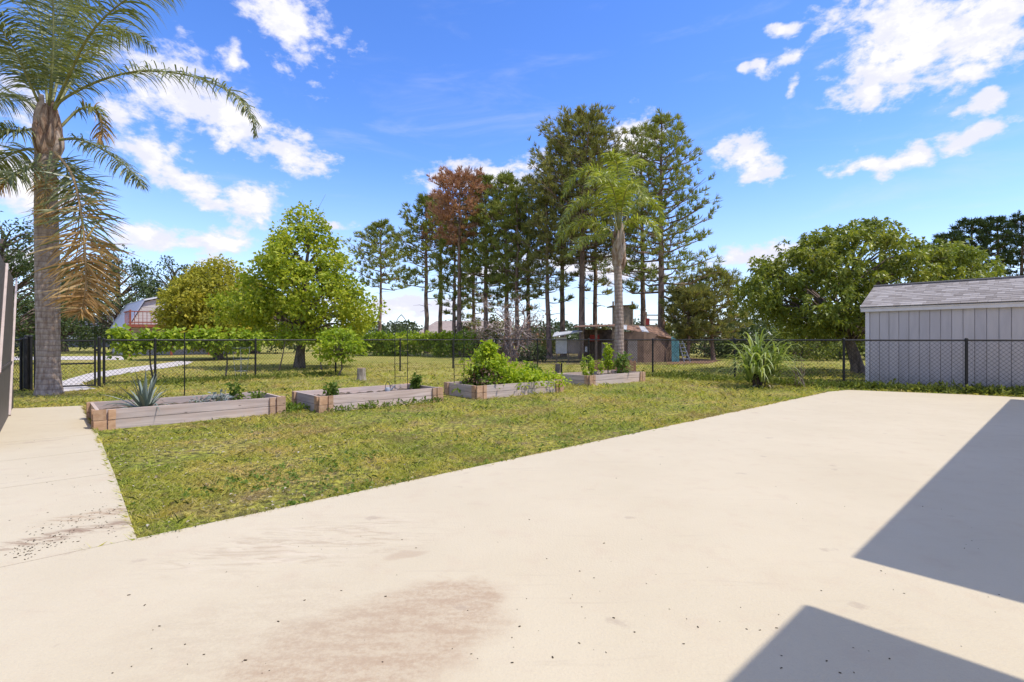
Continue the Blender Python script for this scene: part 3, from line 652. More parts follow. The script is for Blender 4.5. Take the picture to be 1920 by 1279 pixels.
def broadleaf(name, label, base, H, tr, prof, ncl, per, leaf, mat, seed, clump=.45, width=.65, fork=.28, cat='tree', off=(0, 0), squash=1.0, uneven=.25, rosette=False, bare=0, group=None, trunk_pts=None, barkm='bark', inner=.45):
    """prof: list of (height, radius)"""
    global rng
    rng = np.random.default_rng(seed)
    base = np.array([base[0], base[1], 0.0]); t = thing(name, label, cat, base, group)
    pz = np.array([p[0] for p in prof]); pr = np.array([p[1] for p in prof])
    ph = rng.random(6)*6.28
    def Rz(z, a): return np.interp(z, pz, pr)*(1+uneven*(np.sin(2*a+ph[0]+z*1.3)*.45+np.sin(3*a+ph[1]-z*2)*.35+np.sin(5*a+ph[2]+z*2.6)*.3))
    zg = np.linspace(pz[0], pz[-1], 200); wgt = np.interp(zg, pz, pr)**1.3; cdf = np.cumsum(wgt)/wgt.sum()
    z = np.interp(rng.random(ncl), cdf, zg); a = rng.random(ncl)*2*pi
    rr = Rz(z, a)*(inner+(1-inner)*rng.random(ncl)**.6)
    lean = np.interp(z, [0, pz[0], pz[-1]], [0, .6, 1])[:, None]*np.array([off])
    C = np.stack([rr*np.cos(a), rr*np.sin(a)*squash, z], 1)+base; C[:, :2] += lean
    b = MB(); zf = max(pz[0]*.9, H*fork)
    if trunk_pts is None:
        zz = np.linspace(-.1, H*.86, 9); w = np.cumsum(rng.standard_normal((9, 2))*.04, 0)
        TP = np.stack([base[0]+off[0]*(zz/H).clip(0)+w[:, 0], base[1]+off[1]*(zz/H).clip(0)+w[:, 1], zz], 1); TP[0, :2] = base[:2]
    else: TP = smooth_path(trunk_pts, 10)
    rad = tr*(1-.85*np.linspace(0, 1, len(TP))**1.0); rad[0] *= 1.3
    b.tube(TP, rad, 9)
    order = np.argsort(-rr)[:max(8, min(ncl, 90))] if ncl > 90 else np.arange(ncl)
    order = rng.permutation(ncl)[:min(ncl, 110)]
    for i in order:
        c = C[i]; zb = max(zf*.8, c[2]-.55*np.linalg.norm(c[:2]-base[:2])-.2); zb = min(zb, TP[-1, 2])
        k = np.argmin(np.abs(TP[:, 2]-zb)); p0 = TP[k]; mid = (p0+c)/2+Zv*.12*np.linalg.norm(c-p0)+rng.standard_normal(3)*.08
        r0 = max(.012, tr*.16*min(1.5, np.linalg.norm(c-p0)))
        b.tube(smooth_path([p0, mid, c], 5), np.array([1, .75, .5, .32, .15])*r0, 4, cap=False)
    for i in range(bare):
        a2 = rng.random()*6.28; p0 = TP[-1-int(rng.integers(0, 2))]; d2 = np.array([cos(a2)*.45, sin(a2)*.3, 1]); L_ = 1.1+rng.random()*.7
        b.tube([p0, p0+d2*L_*.6, p0+d2*L_+rng.standard_normal(3)*.06], [.014, .009, .004], 3, cap=False)
    b.build('trunk', M[barkm], t)
    b = MB()
    cr = clump*(.6+.8*rng.random(ncl))
    if rosette:
        n = ncl*per//11; ci = rng.integers(0, ncl, n); o = rdir(n)*(rng.random((n, 1))**.4)*cr[ci][:, None]; o[:, 2] *= .75
        cc_ = np.repeat(C[ci]+o, 11, 0); d_ = nrm(np.repeat(nrm(o+Zv*.25*cr[ci][:, None]), 11, 0)*.5+rdir(n*11)); 
        leaves(b, cc_+d_*leaf*.1, d_, leaf*(.7+.6*rng.random(n*11)), width, .7, .08, droop=.3)
    else: clump_leaves(b, C, cr, per, leaf, width)
    b.build('crown', M[mat], t)
    return t

# ------------------------------------------------------------------ palms
def frond(parent, P, n, Lf, wid=.029, mats=('rachis', 'palm', 'palm_dry'), dry=None, r0=.03, start=.18, droop=.9, plum=.9, fwd=.5, seed=0, sidev=None, messy=.0):
    """P: control points of the midrib; leaflets leave it in several planes and hang"""
    r_ = np.random.default_rng(seed)
    C = smooth_path(P, 26); t = np.linspace(0, 1, 26)
    b = MB(); b.tube(C, r0*(1-.9*t), 5, 0)
    n = int(n*1.5); s = np.linspace(start, .995, n)+r_.standard_normal(n)*.004; s = np.clip(np.repeat(s, 2), 0, .999)
    p = np.stack([np.interp(s, t, C[:, j]) for j in range(3)], 1)
    T = nrm(np.stack([np.interp(s, t, np.gradient(C, axis=0)[:, j]) for j in range(3)], 1))
    side = nrm(np.cross(T, Zv)+1e-4) if sidev is None else nrm(np.cross(T, np.cross(np.array(sidev, float), T))); upv = np.cross(side, T)
    sg = np.tile([1, -1], n)[:, None]; th = (r_.random(len(s))-.35)[:, None]*plum*1.5
    d = nrm(side*sg*np.cos(th)+upv*np.sin(th)+T*fwd*(.6+.6*s[:, None]))
    d = nrm(d+messy*r_.standard_normal((len(s), 3)))
    L = Lf*np.sin(np.clip(.25+s*2.6, 0, pi)).clip(.25, 1)*(.75+.4*r_.random(len(s)))
    w = wid*(.7+.5*r_.random(len(s)))
    K = 4; pts=[p]; dd = d.copy()
    for k in range(K):
        dd = nrm(dd-Zv*droop*(.25+.35*k)*(.6+.8*r_.random((len(s), 1)))*.55); pts.append(pts[-1]+dd*(L/K)[:, None])
    wn_ = nrm(np.cross(d, upv+.4*r_.standard_normal((len(s), 3))))
    ws = [.5, 1.0, .9, .6, .05]
    VV = np.stack([x for k in range(K+1) for x in (pts[k]-wn_*(w*ws[k]*.5)[:, None], pts[k]+wn_*(w*ws[k]*.5)[:, None])], 1)
    base = np.arange(len(s))[:, None]*(2*(K+1))
    mi = np.ones(len(s), int)
    if dry is not None: mi = np.where(s+r_.standard_normal(len(s))*.10 > dry, 2, 1)
    VV = VV.reshape(-1, 3)
    Q = np.concatenate([base+np.array([[2*k, 2*k+1, 2*k+3, 2*k+2]]) for k in range(K)]); b.add(VV, Q, np.tile(mi, K))
    return b.build('frond', [M[x] for x in mats], parent)
pd = 11.26; pb = np.array([(92-960)/F*pd, pd, 0.0])
palm = thing('queen_palm', 'tall ringed palm with a dry hanging frond beside the gate', 'palm tree', pb)
def pp(x, y, dy=0.0): d = pd+dy; return np.array([(x-960)/F*d, d, CH+(HZ-y)/F*d])
b = MB(); prof = [(748, 30), (738, 27.5), (722, 24.5), (690, 22.5), (600, 22.5), (500, 23), (420, 22.5), (340, 21), (290, 21), (262, 22)]
cxs = [92, 92, 91.5, 91, 90, 88.5, 87, 86, 86, 88]
TP = np.array([pp(x, y) for x, (y, w) in zip(cxs, prof)]); tz = np.linspace(0, len(prof)-1, 110)
TPi = np.stack([np.interp(tz, np.arange(len(prof)), TP[:, j]) for j in range(3)], 1); Rr = np.interp(tz, np.arange(len(prof)), [w for y, w in prof])*pd/F*.79
Rr = Rr*(1+.007*np.sin(np.arange(110)*2.1)+.005*rng.standard_normal(110)); b.tube(TPi, Rr, 20); b.build('trunk', M['pal_bark'], palm)
# old leaf bases around the top of the trunk
hb_ = pp(90, 250); nbt = 16
for i in range(nbt):
    a = i*2.4; z0 = 290-i*4.2; r = (16.5-.36*i)*pd/F; o = np.array([cos(a), sin(a), 0])
    p0 = pp(88, z0+16)+o*r*.8; p1 = pp(89, z0-12)+o*r*1.18; p2 = pp(90, z0-44)+o*r*1.0
    b = MB(); b.tube(smooth_path([p0, p1, p2], 6), np.array([.035, .08, .088, .075, .058, .036]), 7)
    b.build('leaf_base', M['boot_pale' if i % 3 == 0 else 'boot'], palm)
b = MB(); b.tube(smooth_path([pp(88, 292), pp(89, 262), pp(90, 225), pp(91, 196)], 10), np.array([.20, .21, .21, .21, .20, .19, .165, .14, .11, .08]), 12); b.build('crown_shaft', M['boot'], palm)
FR = [ # control points in photo pixels with depth offset in metres
 ([(98,212,0),(120,185,-.2),(190,150,-.5),(270,133,-.8),(360,143,-1.0),(430,172,-1.1),(468,210,-1.2),(478,255,-1.2)], 120, .50, {}),
 ([(110,262,.0),(150,262,-.1),(200,285,-.2),(245,320,-.3),(270,352,-.3)], 70, .55, {}),
 ([(104,285,-.3),(136,330,-.6),(152,400,-.7),(160,480,-.7),(160,545,-.7),(150,590,-.75)], 165, .95, dict(dry=.40, mats=('rachis_dry', 'palm', 'palm_dry'), droop=.24, fwd=.35, start=.06, plum=1.0, wid=.034, sidev=(1, .25, 0), messy=.32)),
 ([(112,240,.3),(150,205,.6),(180,205,.7),(192,240,.8),(190,270,.8)], 60, .5, dict(dry=.55)),
 ([(95,205,0),(108,150,.3),(125,80,.6),(150,0,.8),(190,-70,.9),(250,-110,.8),(320,-70,.6)], 110, .85, {}),
 ([(92,205,0),(96,150,-.3),(100,70,-.5),(98,-20,-.7),(85,-90,-1.0),(60,-130,-1.4)], 100, .9, {}),
 ([(90,205,0),(85,150,.5),(78,60,1.0),(60,-30,1.5),(30,-90,2.0)], 90, .9, {}),
 ([(80,210,0),(60,165,-.4),(30,100,-.8),(-10,40,-1.2),(-60,0,-1.5),(-130,0,-1.7)], 100, .85, {}),
 ([(78,215,0),(50,190,.4),(5,178,.8),(-60,180,1.1),(-130,220,1.3)], 90, .75, {}),
 ([(72,240,0),(40,245,-.4),(0,246,-.7),(-50,270,-.9),(-90,330,-1)], 80, .65, {}),
 ([(72,280,0),(40,282,.3),(5,300,.5),(-30,345,.6)], 70, .6, {}),
 ([(75,290,-.2),(60,310,-.6),(35,325,-.9),(15,335,-1.1),(0,360,-1.2)], 60, .6, dict(dry=.8)),
 ([(100,205,0),(130,140,-.6),(165,70,-1.2),(210,20,-1.7),(270,-20,-2.1),(340,-30,-2.4)], 110, .8, {}),
 ([(102,208,0),(135,150,.6),(165,95,1.3),(200,65,1.9),(240,60,2.4),(290,90,2.8)], 100, .75, {}),
 ([(86,206,0),(60,150,.9),(30,110,1.6),(-10,90,2.2),(-60,100,2.8)], 90, .8, {}),
 ([(96,285,-.2),(88,330,-.55),(84,370,-.62),(80,420,-.62)], 34, .45, dict(dry=.15, droop=.7)),
 ([(94,204,0),(102,120,.8),(118,40,1.5),(140,-20,2.0)], 90, .85, {}),
]
for i, (cp, n, L, kw) in enumerate(FR):
    frond(palm, [pp(x, y, dy) for x, y, dy in cp], n, L, seed=i, **{**dict(r0=.034), **kw})
# smaller palm behind the far bed
qd = 17.0; qb = onx(1161, qd)
palm2 = thing('queen_palm', 'smaller green palm with a smooth grey trunk behind the far bed', 'palm tree', qb)
def qq(x, y, dy=0.0): d = qd+dy; return np.array([(x-960)/F*d, d, CH+(HZ-y)/F*d])
tz = np.linspace(0, 1, 70); yy = np.interp(tz, [0, .1, 1], [706, 690, 490]); ww = np.interp(tz, [0, .08, .5, 1], [12, 9.5, 8.2, 7.0])*qd/F
xx = np.interp(tz, [0, .5, 1], [1161, 1161, 1158])
b = MB(); b.tube(np.array([qq(x, y) for x, y in zip(xx, yy)]), ww*(1+.008*np.sin(np.arange(70)*2.1)), 14); b.build('trunk', M['pal_bark'], palm2)
for i in range(12):
    a = i*2.4; y0 = 498-i*4.5; r = (8.5-.15*i)*qd/F; o = np.array([cos(a), sin(a), 0])
    b = MB(); b.tube(smooth_path([qq(1159, y0+10)+o*r*.7, qq(1160, y0-8)+o*r*1.15, qq(1162, y0-34)+o*r*1.0], 5), np.array([.04, .085, .09, .06, .03]), 6); b.build('leaf_base', M['boot_pale' if i % 3 else 'boot'], palm2)
b = MB(); b.tube(smooth_path([qq(1158, 496), qq(1160, 465), qq(1163, 430)], 6), np.array([.15, .17, .16, .14, .11, .07]), 10); b.build('crown_shaft', M['boot_pale'], palm2)
FR2 = [([(1158,440,0),(1140,400,-.3),(1110,375,-.7),(1080,375,-1.0),(1050,400,-1.2),(1030,440,-1.3)], 80, .75),
 ([(1156,445,0),(1130,425,.3),(1090,415,.5),(1050,430,.6),(1025,465,.7)], 80, .7),
 ([(1158,440,0),(1146,385,.4),(1128,335,.6),(1098,320,.7),(1062,335,.8),(1040,370,.9)], 90, .8),
 ([(1162,435,0),(1160,370,-.3),(1158,320,-.5),(1150,295,-.8),(1130,290,-1.1)], 80, .8),
 ([(1163,435,0),(1170,370,.4),(1178,320,.6),(1190,300,.8),(1215,310,1.0)], 80, .8),
 ([(1165,440,0),(1180,420,-.4),(1205,410,-.8),(1230,420,-1.1),(1248,445,-1.3)], 70, .6),
 ([(1164,438,0),(1185,395,.5),(1210,370,.9),(1240,385,1.3),(1255,420,1.5)], 80, .65),
 ([(1160,438,0),(1155,380,-.8),(1140,340,-1.5),(1120,330,-2.1),(1090,350,-2.6)], 80, .75),
 ([(1162,438,0),(1168,385,-.8),(1180,350,-1.5),(1200,350,-2.0),(1220,380,-2.4)], 80, .7),
 ([(1156,450,0),(1125,440,-.6),(1085,450,-1.2),(1050,480,-1.6)], 60, .65),
 ([(1161,436,0),(1150,370,.9),(1135,330,1.6),(1110,325,2.2)], 70, .75)]
for i, (cp, n, L) in enumerate(FR2): frond(palm2, [qq(1161+(x-1161)*.88, y, dy*.8) for x, y, dy in cp], n, L*.72, .034, ('rachis', 'palm_lite', 'palm_dry'), seed=50+i, r0=.028, droop=.62)

# ------------------------------------------------------------------ near trees
mb = gp(561, 690)
broadleaf('maple_tree', 'bright yellow-green maple with a straight trunk on the field', mb, 6.8, .21,
          [(1.25, 1.5), (1.8, 2.5), (2.6, 2.85), (3.4, 2.6), (4.2, 2.05), (5.0, 1.55), (5.8, 1.0), (6.4, .55), (6.75, .2)], 250, 92, .135, 'maple', 21, .42, .85, bare=9, off=(.25, 0), uneven=.38)
broadleaf('yellow_tree', 'rounded olive-yellow tree right of the cream barn', onx(410, 31), 6.0, .25,
          [(.9, 1.9), (1.6, 2.6), (2.8, 2.9), (4.0, 2.6), (5.0, 1.9), (5.8, .8)], 430, 75, .19, 'yellow', 22, .5, .6, uneven=.2)
st_ = gp(1612, 700)
broadleaf('shade_tree', 'broad green tree with leaning dark trunks left of the grey shed', st_, 5.4, .23,
          [(1.35, 2.2), (2.0, 3.4), (2.9, 3.75), (3.8, 3.4), (4.5, 2.6), (5.0, 1.5), (5.35, .5)], 330, 135, .175, 'side', 23, .42, .36, rosette=True, off=(-.1, .3),
          trunk_pts=[st_-Zv*.1, st_+np.array([-.25, 0, .8]), st_+np.array([-.55, .05, 1.7]), st_+np.array([-.45, .2, 2.6]), st_+np.array([0, .3, 4.0])], uneven=.15, bare=6, squash=.85)
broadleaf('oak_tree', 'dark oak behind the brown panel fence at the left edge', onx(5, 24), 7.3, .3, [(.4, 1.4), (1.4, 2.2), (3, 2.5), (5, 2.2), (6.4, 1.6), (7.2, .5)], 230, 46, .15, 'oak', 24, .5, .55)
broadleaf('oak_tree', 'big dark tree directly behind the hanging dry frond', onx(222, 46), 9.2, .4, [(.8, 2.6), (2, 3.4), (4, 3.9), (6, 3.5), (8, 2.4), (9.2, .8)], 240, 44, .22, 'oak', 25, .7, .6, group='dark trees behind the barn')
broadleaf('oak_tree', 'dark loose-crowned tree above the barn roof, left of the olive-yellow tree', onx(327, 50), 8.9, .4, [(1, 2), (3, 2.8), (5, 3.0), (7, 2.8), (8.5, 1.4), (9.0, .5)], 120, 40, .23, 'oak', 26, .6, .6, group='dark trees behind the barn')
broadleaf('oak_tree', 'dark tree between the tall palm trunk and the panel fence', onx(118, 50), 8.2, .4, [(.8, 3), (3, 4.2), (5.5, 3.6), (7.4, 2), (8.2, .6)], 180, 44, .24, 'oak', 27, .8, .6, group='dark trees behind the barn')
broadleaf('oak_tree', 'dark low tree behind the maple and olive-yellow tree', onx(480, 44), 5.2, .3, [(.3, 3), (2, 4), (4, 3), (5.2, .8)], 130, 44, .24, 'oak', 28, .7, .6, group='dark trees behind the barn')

# ------------------------------------------------------------------ pines
pine('lone slim pine standing right of the maple', 711, 52, 420, 545, 62, 31, nb=42, tr=.20, tuft=1.0, tk=12)
pine('pine with long bare lower boughs, next right of the lone slim pine', 800, 44, 368, 560, 66, 32, nb=54, tr=.22, low_sparse=.3)
pine('thin bare-trunked pine beside the rust-brown dead crown', 826, 45, 362, 470, 44, 33, 'pine_dead', nb=46, tr=.21, tuft=.9)
pine('dead pine with a rust-brown crown', 858, 38, 328, 466, 62, 34, 'pine_dead', nb=62, tr=.20, tuft=1.0, shape='oval')
pine('pine standing just left beneath the rust-brown dead crown', 850, 41, 420, 600, 40, 35, nb=44, tr=.18, shape='oval')
pine('leafy pine just right of the rust-brown dead crown', 910, 39, 330, 575, 64, 36, 'pine', nb=72, tr=.20, tuft=1.0)
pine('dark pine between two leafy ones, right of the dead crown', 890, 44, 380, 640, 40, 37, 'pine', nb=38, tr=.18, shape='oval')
pine('bushy pine with a pale green middle, left of the giant pine', 950, 37, 325, 560, 68, 38, 'pine', nb=76, tr=.19, tuft=1.0)
pine('pine with a thin dark trunk directly behind the dead bare tree', 970, 35, 350, 585, 54, 39, 'pine', nb=54, tr=.17)
pine('slender pine just right of the dead bare tree', 993, 36, 330, 560, 50, 40, 'pine_warm', nb=38, tr=.17)
pine('pine with a slightly leaning trunk left of the coop roof', 1030, 33, 335, 570, 58, 41, 'pine_warm', nb=50, tr=.18, lean=-.012)
pine('giant pine with the highest rounded crown', 1092, 33, 211, 500, 112, 42, 'pine_warm', nb=125, tr=.23, tuft=1.15)
pine('straight pine left behind the giant pine', 1057, 36, 262, 520, 76, 43, 'pine_warm', nb=68, tr=.20)
pine('pine showing between the giant pine and the smaller palm', 1115, 37, 275, 560, 60, 44, 'pine_warm', nb=46, tr=.19)
pine('narrow pine just right of the smaller palm', 1206, 34, 240, 600, 52, 45, 'pine', nb=50, tr=.20, low_sparse=.3, shape='oval')
pine('tall pointed pine at the right end of the row', 1241, 31, 220, 560, 135, 46, 'pine', nb=92, tr=.23, shape='cone', tuft=.85)
pine('small drooping pine at the right foot of the tall pointed pine', 1338, 30, 510, 640, 72, 47, 'pine_warm', nb=60, tr=.13, shape='round', tuft=.9)
pine('low bushy pine behind the turquoise boards', 1290, 29, 545, 640, 44, 48, 'pine_warm', nb=56, tr=.11, shape='oval', tuft=1.2)
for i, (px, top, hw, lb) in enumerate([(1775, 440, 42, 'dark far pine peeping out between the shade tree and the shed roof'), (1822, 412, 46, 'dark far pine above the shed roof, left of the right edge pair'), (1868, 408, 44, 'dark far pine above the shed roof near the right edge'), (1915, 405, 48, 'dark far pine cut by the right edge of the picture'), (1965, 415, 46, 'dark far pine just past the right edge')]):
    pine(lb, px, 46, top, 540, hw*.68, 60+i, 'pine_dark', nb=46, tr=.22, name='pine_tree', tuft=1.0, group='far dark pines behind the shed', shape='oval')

# dead bare tree
def dead_tree(label, base, H, seed, spread):
    r_ = np.random.default_rng(seed); t = thing('dead_tree', label, 'tree', base); b = MB(); tips=[]
    def grow(p, d, L, r, lv):
        n = 4; P=[p]; dd = d
        for k in range(n):
            dd = nrm(dd+r_.standard_normal(3)*.22+Zv*(-.05 if lv > 1 else .05)); P.append(P[-1]+dd*L/n)
        b.tube(P, np.linspace(r, r*.55, n+1), 5 if lv < 2 else 3, cap=False)
        if lv >= 4: tips.append(P[-1]); return
        for k in range(4 if lv < 3 else 3):
            q = P[r_.integers(1, n+1)]; nd = nrm(dd+r_.standard_normal(3)*spread); grow(q, nd, L*r_.uniform(.55, .85), r*.55, lv+1)
    for k in range(4):
        a = k*1.6+.4; grow(np.array(base)+Zv*-.05, nrm([cos(a)*.35, sin(a)*.35, 1]), H*.42, .09, 0)
    b.build('branches', M['dead'], t)
    b = MB(); tips = np.array(tips); tips = tips[r_.random(len(tips)) < .45]; leaves(b, tips, r_.standard_normal(tips.shape)-Zv*.5, .16, .5); b.build('withered_leaves', M['pine_dead'], t)
dead_tree('bare dead tree of tangled grey twigs in front of the pines', onx(966, 29), 4.7, 5, .85)

# ------------------------------------------------------------------ vines, bushes
def vine_row(name, label, a, c, z0, z1, dep, n, per, leaf, mat, seed, cl=.22, group=None, posts=0, legs=0):
    global rng
    rng = np.random.default_rng(seed); a = np.array(a, float); c = np.array(c, float); t = thing(name, label, 'vine', (a+c)/2, group)
    d = c-a; nn = nrm(np.array([-d[1], d[0], 0])); s = rng.random(n); 
    prof = .75+.25*np.sin(s*23+seed)+.22*np.sin(s*57); z = z0+(z1-z0)*(rng.random(n)**.8)*(.78+.22*prof)
    low = rng.random(n) < .16; z = np.where(low, z-(z1-z0)*.6*rng.random(n), z)
    C = a+d*s[:, None]+nn*(rng.standard_normal(n)*dep)[:, None]+Zv*z[:, None]
    b = MB(); clump_leaves(b, C, cl*(.6+.8*rng.random(n)), per, leaf, .85); b.build('foliage', M[mat], t)
    b = MB(); L = np.linalg.norm(d); m = max(2, int(L/1.3))
    for k in range(m):
        p = a+d*(k+.5)/m+nn*rng.standard_normal()*.05; q = p+np.array([rng.standard_normal()*.12, rng.standard_normal()*.05, z0+.15])
        b.tube(smooth_path([p-Zv*.05, (p+q)/2+rng.standard_normal(3)*.04, q], 6), np.linspace(.028, .016, 6), 5)
    b.tube([a+Zv*(z0+.2), c+Zv*(z0+.2)], .012, 4); b.build('stems', M['bark'], t)
    return t
up = np.array([-U[1]*0, .35, 0])
vine_row('grape_vine', 'dense bright grape vine over the fence right of the gate', gp(196, 722)+up, gp(470, 710.5)+up, .95, 1.46, .14, 150, 22, .12, 'vine', 71, .17)
vine_row('grape_vine', 'thin grape vine straggling along the wire behind the maple trunk', onx(480, 19), onx(640, 21), 1.1, 1.42, .10, 60, 16, .13, 'vine', 72, .18)
vine_row('grape_vine', 'far row of grape vine in front of the rust-crowned pine', onx(665, 38), onx(885, 35), .35, 1.62, .3, 300, 26, .19, 'vine', 73, .34)
t_ = L2+du*2.62+np.array([-.02, -.1, 0])
broadleaf('young_vine', 'small round vine on one stem beside the tree stump', onx(637, 17.0), 1.5, .035, [(.55, .3), (.8, .55), (1.1, .66), (1.35, .5), (1.5, .25)], 60, 20, .12, 'vine', 74, .19, .85, cat='vine', fork=.5)
def bush(label, px, d, w, h, mat, seed, name='bush', ncl=60, per=34, leaf=.16, group=None, z0=.0):
    return broadleaf(name, label, onx(px, d), h, .06, [(z0+.05, w*.7), (h*.35, w), (h*.7, w*.8), (h, w*.2)], ncl, per, leaf, mat, seed, w*.28, .7, cat='bush', fork=.1, group=group, inner=.3)
G2 = 'bushes along the far field edge'
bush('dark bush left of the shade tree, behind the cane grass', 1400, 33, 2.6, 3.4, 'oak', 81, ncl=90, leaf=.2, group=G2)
bush('yellow-green bush under the shade tree', 1500, 30, 2.4, 2.1, 'bush', 82, ncl=90, leaf=.18, group=G2)
bush('green bush between the shade tree trunk and the shed', 1590, 32, 2.2, 1.9, 'bush', 83, leaf=.18, group=G2)
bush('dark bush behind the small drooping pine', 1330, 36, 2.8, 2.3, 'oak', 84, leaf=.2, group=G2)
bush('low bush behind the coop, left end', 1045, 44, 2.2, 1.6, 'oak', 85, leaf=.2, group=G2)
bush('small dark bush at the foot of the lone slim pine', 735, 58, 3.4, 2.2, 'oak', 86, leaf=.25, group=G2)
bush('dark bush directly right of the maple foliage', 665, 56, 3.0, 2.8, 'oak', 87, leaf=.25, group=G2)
bush('tall-grass bush under the shade tree near the far wire fence', 1450, 35, 2.4, 1.5, 'bush', 88, leaf=.2, group=G2)
bush('green bush right under the shade tree crown', 1660, 30, 2.2, 2.4, 'bush', 89, leaf=.2, group=G2)
bush('dark shrub by the dead bare tree foot', 1000, 28, .8, .9, 'oak', 90, ncl=36, leaf=.13)
for i, (px, d, w_, h_, lb) in enumerate([(880, 41, 1.5, 2.6, 'brush below the rust-brown dead crown'), (925, 40, 1.6, 2.9, 'brush left behind the dead bare tree'), (1010, 39, 1.3, 2.2, 'brush right behind the dead bare tree'), (1140, 42, 1.5, 2.6, 'brush behind the coop, left of the playset'), (1265, 38, 1.5, 2.7, 'brush behind the turquoise boards')]):
    bush(lb, px, d, w_, h_, 'pine_warm', 120+i, ncl=46, per=40, leaf=.2, group='brush under the pines')
# far wood on the horizon
rng = np.random.default_rng(5); b = MB(); n = 2600; a = np.radians(rng.uniform(-62, 62, n)); R2 = rng.uniform(170, 230, n)
hh = 3.2+2.6*np.abs(np.sin(a*19))+2.2*np.abs(np.sin(a*43+1))
C = np.stack([R2*np.sin(a), R2*np.cos(a), rng.random(n)**.7*hh], 1); clump_leaves(b, C, 1.5, 16, 1.0, .8)
tag(b.build('far_wood', M['hill']), 'low dark belt of woodland along the horizon', 'woodland', kind='stuff')

# ------------------------------------------------------------------ shed
S0 = np.array([9.25, 13.4, 0]); sa = -V; si = U; Ls = 5.2; He = 1.98
shed = thing('garden_shed', 'light grey shed with a shingled roof behind the right fence', 'shed', S0+sa*Ls/2+si*1.4)
b = MB(); b.prism([S0+si*.03+sa*.03, S0+si*2.8+sa*.03, S0+si*2.8+sa*.03+Zv*He, S0+si*1.4+sa*.03+Zv*(He+.66), S0+si*.03+sa*.03+Zv*He], sa*(Ls-.06)); b.build('wall', M['siding'], shed)
# vertical siding boards, shared mesh
nbd = 25; wb = (Ls-.12)/nbd; bm0 = None
for k in range(nbd):
    c = S0+sa*(.10+wb*(k+.5)); 
    if bm0 is None:
        b = MB(); b.box(c+Zv*(He/2)+si*.012, sa, si, Zv, wb/2-.0055, .012, He/2-.02); bm0 = b.build('siding_board', M['siding'], shed); c0 = c
    else:
        o = bm0.copy(); col.objects.link(o); o.parent = shed; o.location = tuple(c-c0+si*random.uniform(-.0015, .0015))
b = MB(); b.box(S0+sa*.045+si*.02+Zv*He/2, sa, si, Zv, .045, .035, He/2); b.build('corner_trim', M['trim'], shed)
b = MB(); b.box(S0+sa*(Ls/2)+si*-.06+Zv*(He+.005), sa, si, Zv, Ls/2+.09, .012, .055); b.build('fascia', M['trim'], shed)
e0 = S0+Zv*(He+.07)-si*.10-sa*.10; rs = nrm(si*1.5+Zv*.66); rn = nrm(np.cross(sa, rs)); rn = rn if rn[2] > 0 else -rn; Lr = np.linalg.norm([1.5, .66])
b = MB(); b.prism([e0-rn*.02, e0+rs*Lr-rn*.02, e0+rs*Lr-rn*.05, e0-rn*.05], sa*(Ls+.2)); b.prism([e0+rs*Lr-rn*.02, e0+si*3.0-rn*.02, e0+si*3.0-rn*.05, e0+rs*Lr-rn*.05], sa*(Ls+.2)); b.build('roof_deck', M['trim'], shed)
b = MB(); rng = np.random.default_rng(3); ex = .125; rows = int(Lr/ex)+1
for r in range(rows):
    x = -rng.random()*.25
    while x < Ls+.2:
        w = rng.uniform(.12, .30); xa = max(0, x); xb = min(Ls+.2, x+w-.004); x += w
        if xb-xa < .02: continue
        t0 = r*ex; t1 = min(Lr, t0+ex+.03); th = .006+.004*rng.random()
        b.box(e0+sa*(xa+xb)/2+rs*(t0+t1)/2+rn*(.004+.004), sa, nrm(rs-rn*.05), rn, (xb-xa)/2, (t1-t0)/2, th)
tag(b.build('shingles', M['shingle'], shed), kind='stuff')
b = MB(); b.box(e0+sa*(Ls+.2)/2+rs*Lr+rn*.012, sa, si, Zv, (Ls+.2)/2, .10, .014); b.build('ridge_cap', M['shingle'], shed)

# ------------------------------------------------------------------ cream gambrel barn with red deck, far left
bd = 38.0; a_ = nrm(np.array([.71, .705, 0])); i_ = nrm(np.array([-.705, .71, 0]))      # front runs along a_, depth along i_
q0 = onx(241, bd)
barn = thing('barn_house', 'cream gambrel barn with a red deck railing, left background', 'house', q0+a_*3.5+i_*4)
def bp(s, t, z): return q0+a_*s+i_*t+Zv*z
Wb = 7.4
gam = [(0, 0), (Wb, 0), (Wb, 2.1), (Wb-1.0, 4.05), (Wb/2, 4.85), (1.0, 4.05), (0, 2.1)]
b = MB(); b.prism([bp(s, 0, z) for s, z in gam], i_*8); b.build('wall', M['cream'], barn)
for k in range(22):
    z = .15+k*.21
    xl = 0.02 if z < 2.1 else np.interp(z, [2.1, 4.05, 4.85], [.04, 1.03, Wb/2]); 
    if z > 4.6: break
    b = MB(); b.box(bp(Wb/2, -.012, z), a_, i_, Zv, Wb/2-xl-.02, .014, .095); b.build('siding_plank', M['cream'], barn)
for side in (0, 1):
    f = (lambda s: s) if side == 0 else (lambda s: Wb-s)
    b = MB(); b.prism([bp(f(-.12), -.25, 2.02), bp(f(.96), -.25, 4.14), bp(f(.92), -.25, 4.24), bp(f(-.2), -.25, 2.04)], i_*8.5); b.build('roof_slope', M['metal_roof'], barn)
    b = MB(); b.prism([bp(f(.96), -.25, 4.12), bp(f(Wb/2), -.25, 4.92), bp(f(Wb/2), -.25, 5.04), bp(f(.88), -.25, 4.22)], i_*8.5); b.build('roof_slope', M['white'], barn)
wnd = MB(); wnd.box(bp(2.55, -.05, 3.55), a_, i_, Zv, .42, .04, .5); wo_ = wnd.build('window', M['white'], barn)
b = MB(); b.box(bp(2.55, -.095, 3.55), a_, i_, Zv, .34, .012, .42); b.build('pane', M['glass'], wo_)
